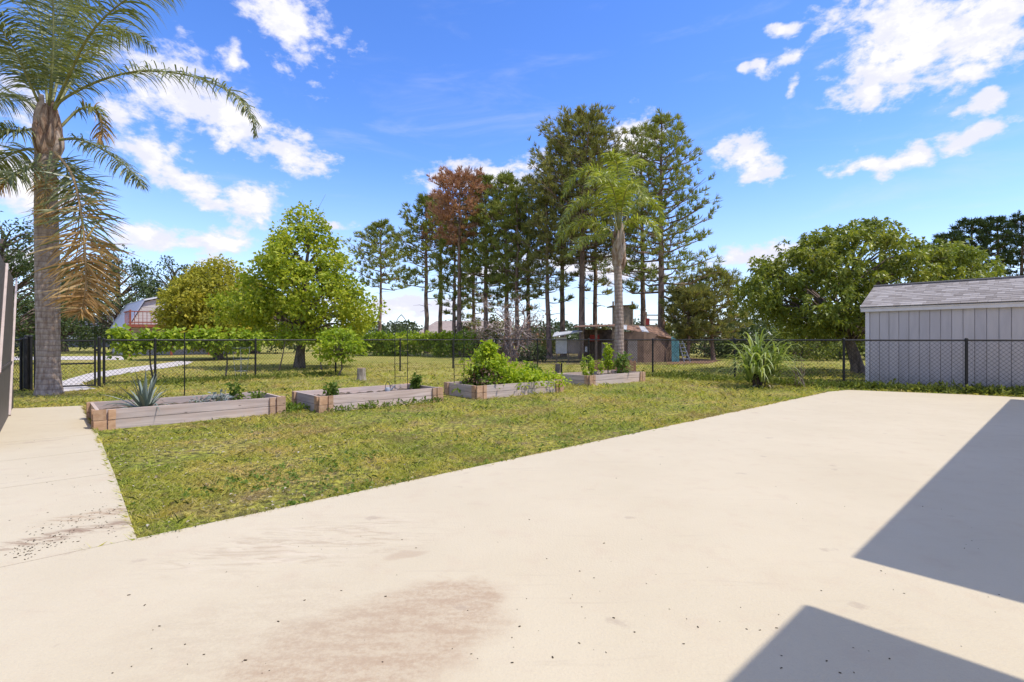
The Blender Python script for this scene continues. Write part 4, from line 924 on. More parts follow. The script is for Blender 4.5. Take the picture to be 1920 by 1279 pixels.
b = MB(); b.box(bp(3.6, -1.1, 2.18), a_, i_, Zv, 3.9, 1.08, .10); b.build('deck', M['redwood'], barn)
for k in range(32):
    s = -.2+k*.245
    big = k % 8 == 0; b = MB(); b.box(bp(s, -2.13, 2.73+(.06 if big else 0)), a_, i_, Zv, .05 if big else .016, .05 if big else .016, .46+(.06 if big else 0)); b.build('post' if big else 'baluster', M['redwood'], barn)
for z in (2.4, 3.18):
    b = MB(); b.box(bp(3.6, -2.13, z+.02), a_, i_, Zv, 3.9, .06, .035); b.build('rail', M['redwood'], barn)
for k in range(4):
    b = MB(); b.box(bp(-.2+k*2.5, -2.0, 1.03), a_, i_, Zv, .07, .07, 1.04); b.build('deck_post', M['redwood'], barn)
for s in (-.25,):
    for k in range(5):
        b = MB(); b.box(bp(s, -.3-k*.4, 2.75), a_, i_, Zv, .016, .016, .42); b.build('baluster', M['redwood'], barn)
    b = MB(); b.box(bp(s, -1.1, 3.2), a_, i_, Zv, .05, 1.05, .035); b.build('rail', M['redwood'], barn)
# dark grey house far left
gd_ = 75.0; hq = onx(20, gd_); ah = nrm(np.array([1, .05, 0])); ih = np.array([-.05, 1, 0])
gh = thing('grey_house', 'low dark grey house with white windows behind the palm trunk', 'house', hq+ah*5+ih*3)
def hp(s, t, z): return hq+ah*s+ih*t+Zv*z
b = MB(); b.prism([hp(0, 0, 0), hp(15, 0, 0), hp(15, 0, 3.1), hp(0, 0, 3.1)], ih*8); b.build('wall', M['greywall'], gh)
b = MB(); b.prism([hp(-.4, -.6, 3.0), hp(-.4, 4, 5.0), hp(-.4, 8.6, 3.0)], ah*15.8); b.build('roof', M['greyroof'], gh)
for s in (8.4, 11.6):
    b = MB(); b.box(hp(s, -.03, 2.1), ah, ih, Zv, .95, .05, .8); w_ = b.build('window', M['white'], gh)
    for sx_ in (-.38, .38):
        b = MB(); b.box(hp(s+sx_, -.09, 2.1), ah, ih, Zv, .30, .012, .66); b.build('pane', M['glass'], w_)
b = MB(); b.box(hp(7.5, -.06, .35), ah, ih, Zv, 7.4, .03, .34); b.build('skirting', M['greyroof'], gh)
# tan roofed house far behind the pines
fq = onx(790, 70); fh = thing('far_house', 'far house with a tan roof seen between pine trunks', 'house', fq)
def fp(s, t, z): return fq+np.array([s, t, z])
b = MB(); b.prism([fp(0, 0, 0), fp(12, 0, 0), fp(12, 0, 2.1), fp(0, 0, 2.1)], (0, 8, 0)); b.build('wall', M['cream'], fh)
b = MB(); b.prism([fp(-.4, -.5, 2.0), fp(12.4, -.5, 2.0), fp(12.4, 4, 3.7), fp(1.4, 4, 3.7)], (0, .15, .15)); b.build('roof', M['tan_roof'], fh)
for s in (2, 5, 8.5):
    b = MB(); b.box(fp(s, -.04, 1.3), (1,0,0), (0,1,0), Zv, .5, .03, .5); b.build('window', M['glass'], fh)
fq2 = onx(905, 62); fh2 = thing('white_trailer', 'white trailer side glimpsed behind the dead bare tree', 'trailer', fq2)
b = MB(); b.box(fq2+np.array([2, 1.2, 1.25]), (1,0,0), (0,1,0), Zv, 2.4, 1.1, .75); b.build('body', M['white'], fh2)
for s in (.6, 3.4):
    b = MB(); b.tube([fq2+np.array([s, .05, .38]), fq2+np.array([s, .3, .38])], .38, 14); b.build('wheel', M['fence'], fh2)
b = MB(); b.box(fq2+np.array([2, .07, 1.45]), (1,0,0), (0,1,0), Zv, .5, .03, .3); b.build('window', M['glass'], fh2)

# ------------------------------------------------------------------ chicken coop, playset, turquoise boards
cd = 26.5; cq = onx(1040, cd)
coop = thing('chicken_coop', 'patched brown coop with a rusty tin roof under the pines', 'coop', cq+np.array([3, 1, 0]))
def kp(px, py, d=cd): return at(px, py, d)
def wallpanel(x0, x1, y0, y1, d, mat, name='wall_panel', th=.05):
    a = at(x0, y0, d); c = at(x1, y1, d); b = MB(); b.box((a+c)/2+np.array([0, th/2, 0]), (1,0,0), (0,1,0), Zv, abs(c[0]-a[0])/2, th/2, abs(c[2]-a[2])/2); return b.build(name, M[mat], coop)
wallpanel(1042, 1063, 632, 663, cd, 'tin')
wallpanel(1063.5, 1090, 637, 663, cd+.1, 'coop_grey')
for x in (1044, 1066, 1088): wallpanel(x-1, x+1, 660, 680, cd+.05, 'oldwood', 'leg', .06)
for x in (1092, 1118, 1150): wallpanel(x-2, x+2, 614, 680, cd-.05, 'oldwood', 'post', .1)
wallpanel(1095, 1150, 618, 679, cd+1.9, 'oldwood', 'back_wall')
for k in range(6): wallpanel(1128+k*4.1, 1131.6+k*4.1, 642, 679, cd+.2, 'coop_grey', 'plank')
wallpanel(1152, 1207, 622, 680, cd, 'coop_wall')
wallpanel(1177, 1195, 638, 680, cd-.05, 'coop_grey', 'door')
# right side wall turned away
a = at(1207, 680, cd); c = at(1260, 680, cd+1.2); a[2] = 0; c[2] = 0
for k in range(9):
    p0 = a+(c-a)*k/9; p1 = a+(c-a)*(k+.96)/9; zt0 = np.interp(k/9, [0, 1], [1.62, 1.32]); b = MB(); b.prism([p0, p1, p1+Zv*(zt0-.03), p0+Zv*zt0], (.02, .05, 0)); b.build('plank', M['coop_wall'], coop)
def roofpl(pts, mat, th=.04, name='roof_sheet'):
    b = MB(); b.prism(pts, (0, 0, th)); return b.build(name, M[mat], coop)
roofpl([kp(1036, 632, cd-.4), kp(1092, 622, cd-.4), kp(1092, 620, cd+1.6), kp(1040, 625, cd+1.6)], 'tin')
roofpl([kp(1076, 614, cd-.5), kp(1156, 611.5, cd-.5), kp(1156, 609, cd+2.2), kp(1080, 612, cd+2.2)], 'rust_roof')
for k in range(7):
    s0_, s1_ = k/7, (k+.98)/7
    e_a = kp(1160, 616, cd-.35); e_b = kp(1262, 636, cd+.9); r_a = kp(1165, 610.5, cd+1.3); r_b = kp(1240, 615, cd+2.4)
    roofpl([e_a+(e_b-e_a)*s0_, e_a+(e_b-e_a)*s1_, r_a+(r_b-r_a)*s1_, r_a+(r_b-r_a)*s0_], 'rust_roof' if k not in (0, 3) else 'tin')
wallpanel(1106, 1124, 628, 640, cd+1.0, 'tarp', 'red_cloth')
wallpanel(1097, 1101, 650, 660, cd+.4, 'white', 'feeder')
# playset tower
ps = thing('playset', 'wooden playset tower with red panels behind the coop roof', 'playset', onx(1190, 40))
def pbx(x0, x1, y0, y1, d, mat, name, th=.1):
    a = at(x0, y0, d); c = at(x1, y1, d); b = MB(); b.box((a+c)/2+np.array([0, th/2, 0]), (1,0,0), (0,1,0), Zv, abs(c[0]-a[0])/2, th/2, abs(c[2]-a[2])/2); return b.build(name, M[mat], ps)
for x in (1150, 1186, 1212, 1242): pbx(x-1.5, x+1.5, 565 if x < 1200 else 585, 664.5, 40, 'tanwood', 'post', .12)
pbx(1152, 1184, 575, 609, 40.05, 'tanwood', 'tower_panel'); pbx(1148, 1244, 609, 613, 39.95, 'tanwood', 'deck', 1.6)
b = MB(); b.prism([at(1146, 575, 39.8), at(1190, 573, 39.8), at(1190, 571, 39.8), at(1146, 573, 39.8)], (0, 1.8, 0)); b.build('roof', M['oldwood'], ps)
pbx(1208, 1218, 597, 609, 39.9, 'tarp', 'red_panel'); pbx(1240, 1247, 600, 612, 39.85, 'tarp', 'red_panel')
for y in (591, 600): pbx(1212, 1242, y-1, y+1, 40.02, 'oldwood', 'rail', .06)
tq = onx(1258, 27.2); tb_ = thing('turquoise_boards', 'turquoise boards standing upright beside the coop', 'boards', tq)
for k in range(5):
    p = tq+np.array([.05+k*.082, .02*random.random(), 0]); b = MB(); b.prism([p+Zv*-.01, p+np.array([.07, 0, -.01]), p+np.array([.07, .08, 1.33-.05*k]), p+np.array([0, .08, 1.36-.05*k])], (0, .025, 0)); b.build('board', M['turq'], tb_)
lq = onx(1274, 27.3); ld = thing('step_ladder', 'small pale ladder leaning against the turquoise boards', 'ladder', lq)
for s in (0, .34):
    b = MB(); b.beam(lq+np.array([s+.22, -.1, 0]), lq+np.array([s*.6-.02, .12, 1.12]), .035, .05); b.build('side_rail', M['galv'], ld)
for k in range(5):
    f = .15+k*.18; p = lq+np.array([.22-.24*f+.14, -.1+.22*f, 1.12*f]); b = MB(); b.box(p, (1,0,0), (0,1,0), Zv, .17, .04, .02); b.build('step', M['galv'], ld)
# second, distant wire fence with wooden posts
wp = [onx(px, d) for px, d in ((1290, 35.5), (1321, 34.5), (1410, 33.5), (1498, 32.5), (1576, 31.5), (1660, 30.6), (1740, 29.8))]
wf = thing('wire_fence', 'distant wire fence on wooden posts beyond the cane grass', 'fence', wp[0])
for p in wp: b = MB(); b.tube([p-Zv*.05, p+Zv*.6, p+Zv*1.15], [.075, .07, .065], 7); b.build('post', M['oldwood'], wf)
b = MB()
for z in (.2, .45, .7, .95, 1.1):
    for p, q_ in zip(wp[:-1], wp[1:]): b.tube([p+Zv*z, q_+Zv*z], .005, 3, cap=False)
tag(b.build('wires', M['galv'], wf), kind='stuff')

# ------------------------------------------------------------------ small things on the lawn
def stump(label, p, r, h):
    t = thing('tree_stump', label, 'stump', p); b = MB(); n = 16; an = np.arange(n)/n*2*pi
    rr = lambda k: r*(1+.06*np.sin(an*3+1)+.05*np.sin(an*5))*k
    rings = [np.stack([p[0]+rr(k)*np.cos(an), p[1]+rr(k)*np.sin(an), np.full(n, z)], 1) for k, z in ((1.25, -.02), (1.08, .05), (1, h*.5), (.97, h))]
    VV = np.vstack(rings); i = np.arange(3)[:, None]*n; j = np.arange(n)[None]; b.add(VV, np.stack([i+j, i+(j+1) % n, i+n+(j+1) % n, i+n+j], -1).reshape(-1, 4), 0, True); b.build('bark', M['stump'], t)
    b = MB(); b.v.append(rings[-1]*[1, 1, 1]+Zv*.002); b.n = n; b.f.append(([list(range(n))], 0, False)); b.build('cut_top', M['cut'], t)
stump('short pale tree stump on the grass behind the second bed', gp(677, 713), .125, .36)
pq = gp(1046, 702); pst = thing('old_post', 'short weathered post stub at the left end of the far bed', 'post', pq)
b = MB(); b.tube([pq-Zv*.02, pq+Zv*.2, pq+Zv*.36], [.10, .095, .085], 9); b.build('stub', M['oldwood'], pst)
b = MB(); b.tube([pq+np.array([.12, .02, -.02]), pq+np.array([.13, .02, .38])], .03, 7); b.build('stake', M['fence'], pst)
# slatted crate behind the far bed
sl = onx(1119, 16.2); crate = thing('slatted_crate', 'red-brown slatted wooden crate behind the far bed', 'crate', sl)
ca = np.array([1, .0, 0]); 
for k in range(6):
    b = MB(); b.box(sl+np.array([.62, 0, .06+k*.085]), ca, (0,1,0), Zv, .62, .011, .034); b.build('slat', M['pallet'], crate)
    b = MB(); b.box(sl+np.array([.62, .62, .06+k*.085]), ca, (0,1,0), Zv, .62, .011, .034); b.build('slat', M['pallet'], crate)
for x in (.03, 1.21):
    for y in (.035, .585): b = MB(); b.box(sl+np.array([x, y, .27]), ca, (0,1,0), Zv, .025, .022, .27); b.build('corner_post', M['pallet'], crate)
# wire arches and stakes
def arch(label, p, q_, h, bow=.12, mat='fence', r=.0075, name='wire_arch'):
    p = np.array(p, float); q_ = np.array(q_, float); t = thing(name, label, 'trellis', p); m_ = (p+q_)/2
    for a_, s in ((p, 1), (q_, -1)):
        b = MB(); b.tube(smooth_path([a_, a_+Zv*h*.75, a_*.7+m_*.3+Zv*h*.92, m_+Zv*h], 14), r, 5); b.build('hoop_half', M[mat], t)
    for k in range(1, 5):
        b = MB(); b.tube([p+Zv*h*.17*k, q_+Zv*h*.17*k], r*.6, 4); b.build('rung', M[mat], t)
arch('tall thin wire arch rising from the back of the pale second bed', inbed(B2, 2.02, 1.08), inbed(B2, 2.28, 1.02), 1.55)
arch('thin wire arch at the left of the lime vine bed', inbed(B3, .16, 1.08), inbed(B3, .42, 1.08), 1.4)
def stake(label, p, h, r=.011, mat='fence', name='garden_stake'):
    t = thing(name, label, 'stake', p); b = MB(); b.tube([np.array(p)-Zv*.05, np.array(p)+Zv*h], r, 6); b.build('rod', M[mat], t)
    b = MB(); b.tube([np.array(p)+Zv*(h-.02), np.array(p)+Zv*(h+.005)], r*1.5, 6); b.build('cap', M[mat], t)
stake('thin dark stake behind the leftmost bed', gp(346, 744), 1.36)
# grey wire cage at the fence left of the maple trunk
cg = gp(452, 711); wc = thing('wire_cage', 'grey wire tomato cage by the fence under the grape vine', 'plant cage', cg)
for k in range(4):
    a = k*1.57+.4; o_ = np.array([cos(a), sin(a), 0]); b = MB(); b.tube([cg+o_*.14, cg+o_*.24+Zv*1.0], .007, 4); b.build('leg', M['galv'], wc)
for z in (.25, .6, .95):
    an = np.linspace(0, 2*pi, 17); b = MB(); b.tube(cg+np.stack([np.cos(an), np.sin(an), an*0], 1)*(.14+.1*z)+Zv*z, .006, 4, cap=False); b.build('ring', M['galv'], wc)

# ------------------------------------------------------------------ plants in the beds
def blade_plant(b, c, n, L, w, mat_i=0, elev=(.3, 1.2), droop=.4, thick=True, seed=0, fold=.35):
    r_ = np.random.default_rng(seed); c = np.array(c, float)
    for i in range(n):
        a = r_.random()*6.28; e = r_.uniform(*elev); d = np.array([cos(a)*cos(e), sin(a)*cos(e), sin(e)]); l = L*r_.uniform(.65, 1.1); K = 7
        P=[c+np.array([cos(a), sin(a), 0])*.03]; dd = d.copy()
        for k in range(K): dd = nrm(dd-Zv*droop*(k/K)**1.5*.8); P.append(P[-1]+dd*l/K)
        P = np.array(P); sd_ = nrm(np.cross(d, Zv)+1e-5); upn = np.cross(sd_, nrm(np.gradient(P, axis=0)))
        ws = np.array([.7, .9, 1, .95, .8, .6, .35, .03])*w*r_.uniform(.7, 1.15)
        VV = np.stack([P-sd_*ws[:, None]/2+upn*ws[:, None]*fold*.5, P, P+sd_*ws[:, None]/2+upn*ws[:, None]*fold*.5], 1).reshape(-1, 3)
        i_n = np.arange(K)[:, None]*3; Q = np.concatenate([i_n+[[0, 1, 4, 3]], i_n+[[1, 2, 5, 4]]]); b.add(VV, Q, mat_i, True)
def plant(name, label, c, cat='plant', group=None): return thing(name, label, cat, c, group)
ag = inbed(B1, .62, .52, .16); t = plant('agave', 'spiky grey-green agave in the leftmost bed', ag)
b = MB(); blade_plant(b, ag, 34, .62, .05, elev=(.55, 1.5), droop=.25, seed=1); blade_plant(b, ag, 20, .62, .045, elev=(.02, .6), droop=.5, seed=2); b.build('leaves', M['agave'], t)
b = MB(); blade_plant(b, ag, 12, .5, .04, elev=(.0, .5), droop=.7, seed=3); b.build('dry_leaves', M['straw'], t)
def leafy(name, label, c, h, r, n, leaf, mat, seed, cat='plant', stems=4, width=.6):
    global rng
    rng = np.random.default_rng(seed); c = np.array(c, float); t = plant(name, label, c, cat); b = MB(); bl = MB(); C=[]
    for k in range(stems):
        a = rng.random()*6.28; tip = c+np.array([cos(a)*r*.7*rng.random(), sin(a)*r*.7*rng.random(), h*rng.uniform(.65, 1)])
        P = smooth_path([c-Zv*.03, (c+tip)/2+rng.standard_normal(3)*r*.15, tip], 7); b.tube(P, np.linspace(.008, .003, 7), 4); C.append(P[2:])
    C = np.vstack(C); C = C[rng.integers(0, len(C), n)]; clump_leaves(bl, C, r*.5, 5, leaf, width); b.build('stem', M['herb'], t); bl.build('leaves', M[mat], t)
leafy('silver_herb', 'low silver-leaved herb at the right end of the leftmost bed', inbed(B1, 1.62, .62), 0.11, .24, 34, .06, 'silver', 5, stems=8)
leafy('silver_herb', 'small silver herb in the middle of the leftmost bed', inbed(B1, 1.32, .55), 0.09, .16, 20, .05, 'silver', 6, stems=6)
leafy('tomato_plant', 'reddish leafy plant at the right of the leftmost bed', inbed(B1, 1.98, .9), .36, .16, 26, .07, 'herb', 7, stems=5)
leafy('weed_plant', 'low green weed at the right rim of the leftmost bed', inbed(B1, 2.2, .65), .10, .2, 24, .06, 'herb', 8, stems=7)
leafy('tomato_plant', 'leafy seedling at the left end of the pale second bed', inbed(B2, .42, .5), .24, .2, 26, .08, 'herb', 9, stems=6)
leafy('pepper_plant', 'small dark upright seedling at the right end of the pale second bed', inbed(B2, 2.30, .72), .30, .12, 34, .09, 'herb', 10, stems=4)
# white watering jug in the second bed
jg = inbed(B2, 1.6, .62, .16); t = thing('watering_can', 'small grey metal can with a wire handle in the pale second bed', 'watering can', jg)
b = MB(); b.tube([jg, jg+Zv*.02, jg+Zv*.10, jg+Zv*.12], [.045, .052, .050, .038], 12); b.build('body', M['galv'], t)
an = np.linspace(0, pi, 10); b = MB(); b.tube(jg+np.stack([np.cos(an)*.048, an*0, .10+np.sin(an)*.14], 1), .006, 5); b.build('handle', M['rail'], t)
b = MB(); b.tube([jg+np.array([.06, 0, .07]), jg+np.array([.15, .0, .17])], [.016, .010], 7); b.build('spout', M['galv'], t)
# lime vine heap in the third bed
rng = np.random.default_rng(12)
hc = inbed(B3, .95, .6, .17); t = plant('lime_vine', 'bright lime green vine heaped up to a peak in the third bed', hc, 'vine')
C=[]
spine = [inbed(B3, .78, .72, 1.02), inbed(B3, .86, .70, .80), inbed(B3, 1.0, .62, .55), inbed(B3, 1.2, .58, .40), inbed(B3, 1.5, .55, .34), inbed(B3, 1.85, .55, .32), inbed(B3, 2.2, .5, .30)]
SP = smooth_path(spine, 60)
for k, p in enumerate(SP):
    rr_ = .13+.22*min(1, k/22); o = rng.standard_normal((9, 3))*[rr_, rr_, .08]; C.append(p+o-Zv*rng.random((9, 1))*max(0, (p[2]-.30))*.55*np.array([[1.0]]))
C.append(np.repeat(SP[:16], 7, 0)+rng.standard_normal((112, 3))*[.06, .06, .05]+Zv*.06)
C = np.vstack(C); C[:, 2] = C[:, 2].clip(.2)
b = MB(); clump_leaves(b, C, .09, 9, .075, .8, upbias=.8); b.build('leaves', M['lime'], t)
b = MB(); b.tube(SP-Zv*.06, .012, 5); 
for k in range(8): p = inbed(B3, .75+.05*k, .6+.03*k, .14); b.tube([p, p+Zv*.3, SP[min(59, k*5)]], [.01, .008, .006], 4)
b.build('stems', M['herb'], t)
dc = inbed(B3, .5, .55, .17); t = plant('basil_bush', 'dark green and purplish bush at the left end of the third bed', dc)
rng = np.random.default_rng(13); n = 130; C = dc+np.stack([rng.standard_normal(n)*.19, rng.standard_normal(n)*.17, rng.random(n)**1.0*.48*np.ones(n)], 1)
C[:, 2] = .2+(C[:, 2]-.17)*np.exp(-((C[:, 0]-dc[0])**2+(C[:, 1]-dc[1])**2)*5); k = rng.random(n) < .35
b = MB(); clump_leaves(b, C[~k], .09, 8, .09, .7); b.build('leaves', M['herb'], t)
b = MB(); clump_leaves(b, C[k], .08, 8, .08, .6); b.build('purple_leaves', M['redleaf'], t)
b = MB(); [b.tube([dc+np.array([.05*i-.1, 0, -.03]), dc+np.array([.12*i-.24, .03*i, .3])], .008, 4) for i in range(5)]; b.build('stems', M['herb'], t)
leafy('weed_plant', 'dark leafy weed on the grass behind the third bed', onx(1000, 14.2), .45, .35, 90, .11, 'herb', 14, stems=9)
# stalks in the far bed
for i, (s, w, h, lb) in enumerate([(.62, .75, .62, 'leftmost yellow-green stalk in the far bed'), (.82, .62, .55, 'second yellow-green stalk from the left in the far bed'), (1.0, .8, .66, 'third yellow-green stalk from the left in the far bed'), (1.22, .6, .48, 'shortest yellow-green stalk in the middle of the far bed')]):
    leafy('leafy_stalk', lb, inbed(B4, s, w), h, .09, 22, .09, 'lime' if i % 2 else 'vine', 20+i, stems=3, width=.35)
leafy('broad_leaf_plant', 'bushy plant with a pale tall flower stalk at the right of the far bed', inbed(B4, 1.72, .30), .55, .3, 44, .15, 'herb', 26, stems=9, width=.35)
leafy('pale_flower_stalk', 'tall pale yellow-green plant just right of the smaller palm trunk', inbed(B4, 1.78, .8), .95, .16, 60, .10, 'lime', 27, stems=4)
leafy('small_seedling', 'tiny seedling at the left end of the far bed', inbed(B4, .3, .4), .22, .08, 16, .07, 'lime', 28, stems=3)
# cane grass clump in front of the fence
cgp = gp(1424, 726); t = plant('cane_grass', 'tall arching cane grass clump in front of the fence', cgp, 'grass clump')
r_ = np.random.default_rng(40)
b = MB()
for i in range(22):
    a = r_.random()*6.28; o = np.array([cos(a), sin(a), 0])*r_.random()*.24; p = cgp+o; q_ = p+np.array([o[0]*.9, o[1]*.9, r_.uniform(.4, .85)]); b.tube([p-Zv*.03, (p+q_)/2+o*.1, q_], [.014, .013, .010], 6)
b.build('stalks', M['stalk'], t)
b = MB()
for i in range(25):
    a = r_.random()*6.28; o = np.array([cos(a), sin(a), 0])*r_.random()*.40; blade_plant(b, cgp+o+Zv*r_.uniform(.12, .6), 7, 1.25, .055, elev=(.5, 1.38), droop=1.1, seed=100+i, fold=.3)
for i in range(10):
    a = r_.random()*6.28; o = np.array([cos(a), sin(a), 0])*.25; blade_plant(b, cgp+o+Zv*r_.uniform(.1, .4), 4, .8, .042, elev=(.25, .9), droop=.9, seed=200+i, fold=.3)
b.build('blades', M['cane'], t)
b = MB(); blade_plant(b, cgp+np.array([.05, -.1, .02]), 16, .45, .05, elev=(-.05, .5), droop=.8, seed=300); b.build('dry_blades', M['straw'], t)
t = plant('dry_weed', 'thin brownish dry weed stems right of the cane grass', gp(1502, 727), 'weed'); r_ = np.random.default_rng(41)
p0 = gp(1502, 727); b = MB()
for i in range(14):
    d_ = np.array([r_.standard_normal()*.22, r_.standard_normal()*.15, r_.uniform(.4, .95)]); b.tube([p0+r_.standard_normal(3)*[.08, .08, 0], p0+d_*.6, p0+d_+r_.standard_normal(3)*.05], [.006, .005, .003], 4, cap=False)
b.build('stems', M['dead'], t)
b = MB(); rng = np.random.default_rng(42); C = p0+np.abs(rng.standard_normal((90, 3)))*[0, 0, .45]+rng.standard_normal((90, 3))*[.14, .1, 0]; leaves(b, C, rdir(90), .06, .6); b.build('leaves', M['redleaf'], t)

# ------------------------------------------------------------------ weeds along the fence line
rng = np.random.default_rng(50)
def strip(name, label, pts, wd, n, h, leaf, mat):
    pts = np.array(pts); s = rng.random(n)*(len(pts)-1); i = s.astype(int); f = (s-i)[:, None]; p = pts[i]*(1-f)+pts[i+1]*f
    p = p+rng.standard_normal((n, 3))*[wd, wd, 0]; p[:, 2] = np.abs(rng.standard_normal(n))*h*.5
    b = MB(); clump_leaves(b, p, .07, 6, leaf, .4, hang=-.3)
    tag(b.build(name, M[mat]), label, 'weeds', kind='stuff')
strip('fence_weeds', 'low green weeds growing along the fence in front of the shed', [c2+np.array([-.1, .1, 0]), p18+np.array([0, .12, 0]), p18+dr*2.5], .17, 800, .12, .09, 'bush')
strip('fence_weeds', 'taller grass and weeds along the fence behind the cane grass', [c2, c2-dv*2.5, c2-dv*5.5], .35, 800, .12, .09, 'bush')
strip('fence_weeds', 'weeds at the foot of the fence behind the leftmost bed', [L1, L2, L2+du*2.6], .22, 500, .10, .08, 'bush')
strip('bed_weeds', 'tufts of weeds at the foot of the second bed', [inbed(B2, 0, -.06, 0), inbed(B2, 1.2, -.08, 0), inbed(B2, 2.44, -.05, 0)], .05, 110, .07, .06, 'herb')
strip('bed_weeds', 'tufts of weeds between the first two beds', [inbed(B1, 2.5, -.1, 0), inbed(B1, 2.6, .4, 0), inbed(B2, -.1, .5, 0), inbed(B2, -.1, 1.1, 0)], .07, 120, .07, .06, 'herb')

# ------------------------------------------------------------------ lawn grass: real blades, thinner with distance
rng = np.random.default_rng(60)
def inside(poly, X, Y):
    poly = np.array([[p[0], p[1]] for p in poly]); c = np.zeros(len(X), bool); n = len(poly)
    for i in range(n):
        x1, y1 = poly[i]; x2, y2 = poly[(i+1) % n]
        k = ((y1 > Y) != (y2 > Y)); c ^= k & (X < (x2-x1)*(Y-y1)/(y2-y1+1e-12)+x1)
    return c
def scatter(n, d0, d1):
    inv = rng.uniform(1/d1, 1/d0, n); Y = 1/inv; X = rng.uniform(-1.12, 1.12, n)*Y; return X, Y
pt_all = lambda X, Y: np.sin(X*1.9+2.1)*np.sin(Y*1.5-X*.9)+.5*np.sin(X*4.7-Y*3.1)
n = 260000; X, Y = scatter(n, 2.9, 26)
bad = inside(slab, X, Y) | inside(wk, X, Y) | inside(pth, X, Y)
for B in (B1, B2, B3, B4):
    fl, a, nn = B; rel = np.stack([X-fl[0], Y-fl[1]], 1); s = rel@a[:2]; w = rel@nn[:2]; bad |= (s > -.03) & (s < 2.47) & (w > -.04) & (w < 1.24)
bad |= (X-pb[0])**2+(Y-pb[1])**2 < .3**2
relp = np.stack([X, Y], 1); bad |= (np.abs((relp-f0[:2])@fn[:2]) < .08) & (Y < 9.2)
hs = np.stack([X-S0[0], Y-S0[1]], 1); bad |= ((hs@si[:2]) > -.03) & ((hs@si[:2]) < 2.9) & ((hs@sa[:2]) > -.03)
X, Y = X[~bad], Y[~bad]; n = len(X)
h = rng.uniform(.018, .052, n)*np.clip(Y/7, .8, 2.0); h *= np.where(rng.random(n) < .04, 1.7, 1); a = rng.random(n)*6.28; ln_ = rng.uniform(.2, 1.5, n)
w = .0050*np.clip(Y/4.2, .8, 5)*(.7+.6*rng.random(n))
pt = np.sin(X*2.3+.7)*np.sin(Y*1.9-X*.8)+.6*np.sin(X*5.1-Y*3.7)*np.sin(Y*4.3+1); h *= np.clip(1+.35*pt, .45, 1.6)
# a ragged fringe leaning over the slab edges
ne = 5200; se = rng.random(ne)**1.6; ke = rng.random(ne) < .62; wv2 = np.array([uAB[1], -uAB[0]])
E1 = pA[None, :2]+(pB-pA)[None, :2]*se[:, None]-wv2*rng.uniform(-.004, .03, ne)[:, None]; E2 = pA[None, :2]+(w2-pA)[None, :2]*rng.random(ne)[:, None]+np.array([.012, 0])+rng.uniform(-.004, .03, ne)[:, None]*np.array([1, 0])
EE = np.where(ke[:, None], E1, E2); X = np.concatenate([X, EE[:, 0]]); Y = np.concatenate([Y, EE[:, 1]]); keep_e = rng.random(len(X)) < np.where(np.arange(len(X)) < n, 1, .35+.65*(np.sin(X*6)*np.sin(Y*7+X*3) > -.1))
h = np.concatenate([h, rng.uniform(.03, .075, ne)*np.clip(EE[:, 1]/7, .8, 1.6)]); ae = np.where(ke, -A0+rng.normal(0, .8, ne), pi+rng.normal(0, .8, ne)); a = np.concatenate([a, ae]); ln_ = np.concatenate([ln_, rng.uniform(.3, 1.0, ne)]); w = np.concatenate([w, .0050*np.clip(EE[:, 1]/4.2, .8, 5)])
bare = (np.arange(len(X)) < n) & (pt_all(X, Y) < -.62) & (rng.random(len(X)) < .75); keep_e &= ~bare
X, Y, h, a, ln_, w = X[keep_e], Y[keep_e], h[keep_e], a[keep_e], ln_[keep_e], w[keep_e]; n = len(X)
P0 = np.stack([X, Y, np.full(n, -.004)], 1); D = np.stack([np.cos(a)*ln_, np.sin(a)*ln_, np.ones(n)], 1); a2 = rng.random(n)*6.28; S_ = np.stack([np.cos(a2), np.sin(a2), np.zeros(n)], 1)*w[:, None]*.5
mid = P0+D*(h*.55)[:, None]; tip = P0+D*h[:, None]+np.stack([np.cos(a)*h*.6, np.sin(a)*h*.6, -h*.12*ln_], 1)
VV = np.stack([P0-S_, P0+S_, mid+S_*.9, tip, mid-S_*.9], 1).reshape(-1, 3)
b = MB(); b.add(VV, np.arange(n)[:, None]*5+np.array([[0, 1, 2, 3, 4]])); tag(b.build('lawn_grass', M['blades']), 'short green and yellowed lawn grass in front of the beds', 'grass', kind='stuff')
# broad-leaved clover and weeds in the lawn
X, Y = scatter(5200, 3.0, 12); ok = ~(inside(slab, X, Y) | inside(wk, X, Y)); 
pn = np.sin(X*1.7+1.3)*np.sin(Y*1.3+X*.6)+.5*np.sin(X*4.1-Y*3.3); ok &= pn > .45
for B in (B1, B2, B3, B4):
    fl, a, nn = B; rel = np.stack([X-fl[0], Y-fl[1]], 1); s = rel@a[:2]; w = rel@nn[:2]; ok &= ~((s > -.05) & (s < 2.5) & (w > -.06) & (w < 1.26))
C = np.stack([X[ok], Y[ok], np.full(ok.sum(), .015)], 1); b = MB(); clump_leaves(b, C, .03, 4, .030, .8, upbias=1.2, flat=.4, hang=-.2)
tag(b.build('lawn_clover', M['herb']), 'low clover and broad weeds among the lawn grass', 'weeds', kind='stuff')
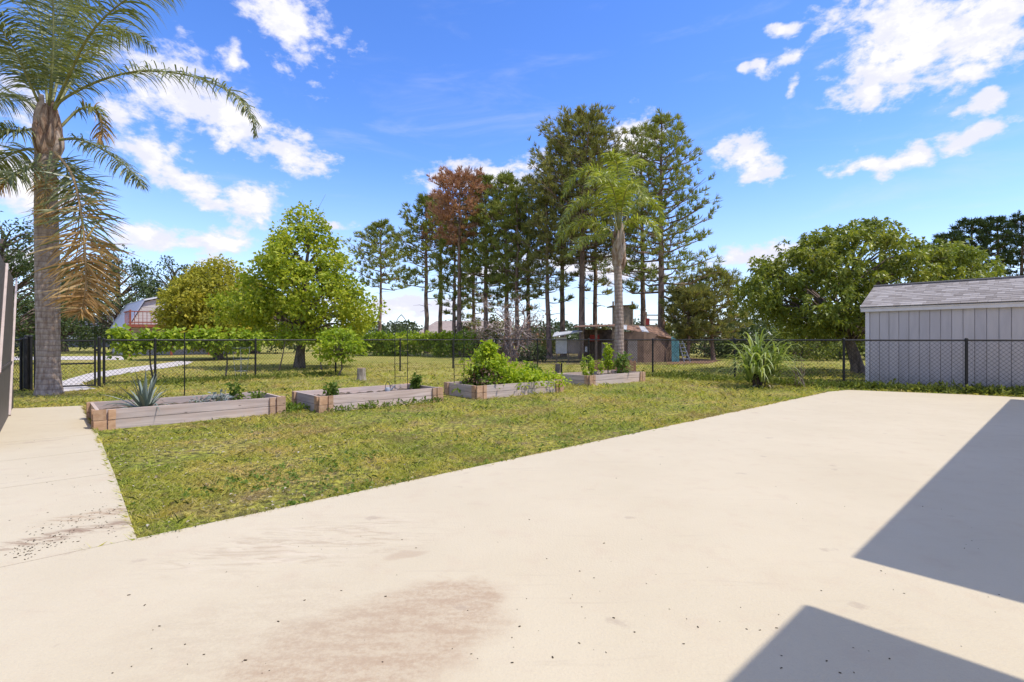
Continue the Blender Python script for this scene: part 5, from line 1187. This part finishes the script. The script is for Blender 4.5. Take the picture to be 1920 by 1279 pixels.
# dry litter on the lawn, mostly in front of the leftmost bed
X, Y = scatter(5200, 3.1, 9); ok = ~(inside(slab, X, Y) | inside(wk, X, Y)); dn = np.exp(-(((X+3.6)/1.3)**2+((Y-6.0)/1.2)**2))+np.exp(-(((X+1.75)/.4)**2+((Y-3.75)/.25)**2))+.10; ok &= rng.random(len(X)) < dn
fl, a, nn = B1; rel = np.stack([X-fl[0], Y-fl[1]], 1); s = rel@a[:2]; w = rel@nn[:2]; ok &= ~((s > -.05) & (s < 2.5) & (w > -.06))
C = np.stack([X[ok], Y[ok], np.full(ok.sum(), .028)], 1); b = MB(); ax = rng.standard_normal(C.shape)*[1, 1, .2]; leaves(b, C, ax, .028*(.5+rng.random(len(C))), .5, 1.5)
tag(b.build('lawn_litter', M['litter']), 'pale dry leaf litter and wood chips on the lawn', 'leaf litter', kind='stuff')
# dark specks of debris on the slabs
def specks(name, label, pts, size, z):
    pts = np.asarray(pts); n = len(pts); b = MB()
    for p in pts:
        a = rng.random()*6.28; s = size*rng.uniform(.4, 1.5); ax = np.array([cos(a), sin(a), 0]); ay = np.array([-sin(a), cos(a), 0])
        b.box(np.array([p[0], p[1], z+s*.12]), ax, ay, Zv, s*rng.uniform(.5, 1.1), s*rng.uniform(.25, .5), s*.12)
    tag(b.build(name, M['debris']), label, 'debris', kind='stuff')
sp_ = [gp(x, y, .03) for x, y in [(877,1145),(848,1217),(1025,1048),(960,1196),(963,1214),(1400,1180),(1425,1182),(1540,1108),(1460,1153),(1456,1178),(1550,1240),(1853,1120),(1866,1148),(1765,955),(1730,950),(505,1258),(430,1008),(1005,930),(640,1108),(1335,1118),(1306,1122),(1600,1215),(1575,1262)]]
for k in range(120): sp_.append(gp(rng.uniform(200, 1900), 745+rng.random()**.7*520, .03))
sp_ = [p for p in sp_ if inside(slab, np.array([p[0]]), np.array([p[1]]))[0]]
specks('patio_debris', 'tiny dark bits of debris scattered over the patio', sp_, .0042, .031)
sw = []
for (x0, y0, x1, y1, nk, sd2) in ((20, 1040, 140, 1000, 80, 7), (60, 1000, 225, 955, 90, 6), (30, 1020, 60, 1045, 30, 5), (185, 980, 210, 995, 20, 4), (5, 1075, 250, 1018, 60, 2), (10, 850, 250, 960, 60, 40)):
    for k in range(nk):
        f = rng.random(); sw.append(gp(x0+(x1-x0)*f+rng.standard_normal()*sd2*2, y0+(y1-y0)*f+rng.standard_normal()*sd2, .025))
sw = [p for p in sw if inside(wk, np.array([p[0]]), np.array([p[1]]))[0]]
specks('walkway_debris', 'dark mulch crumbs swept across the walkway', sw, .0048, .026)
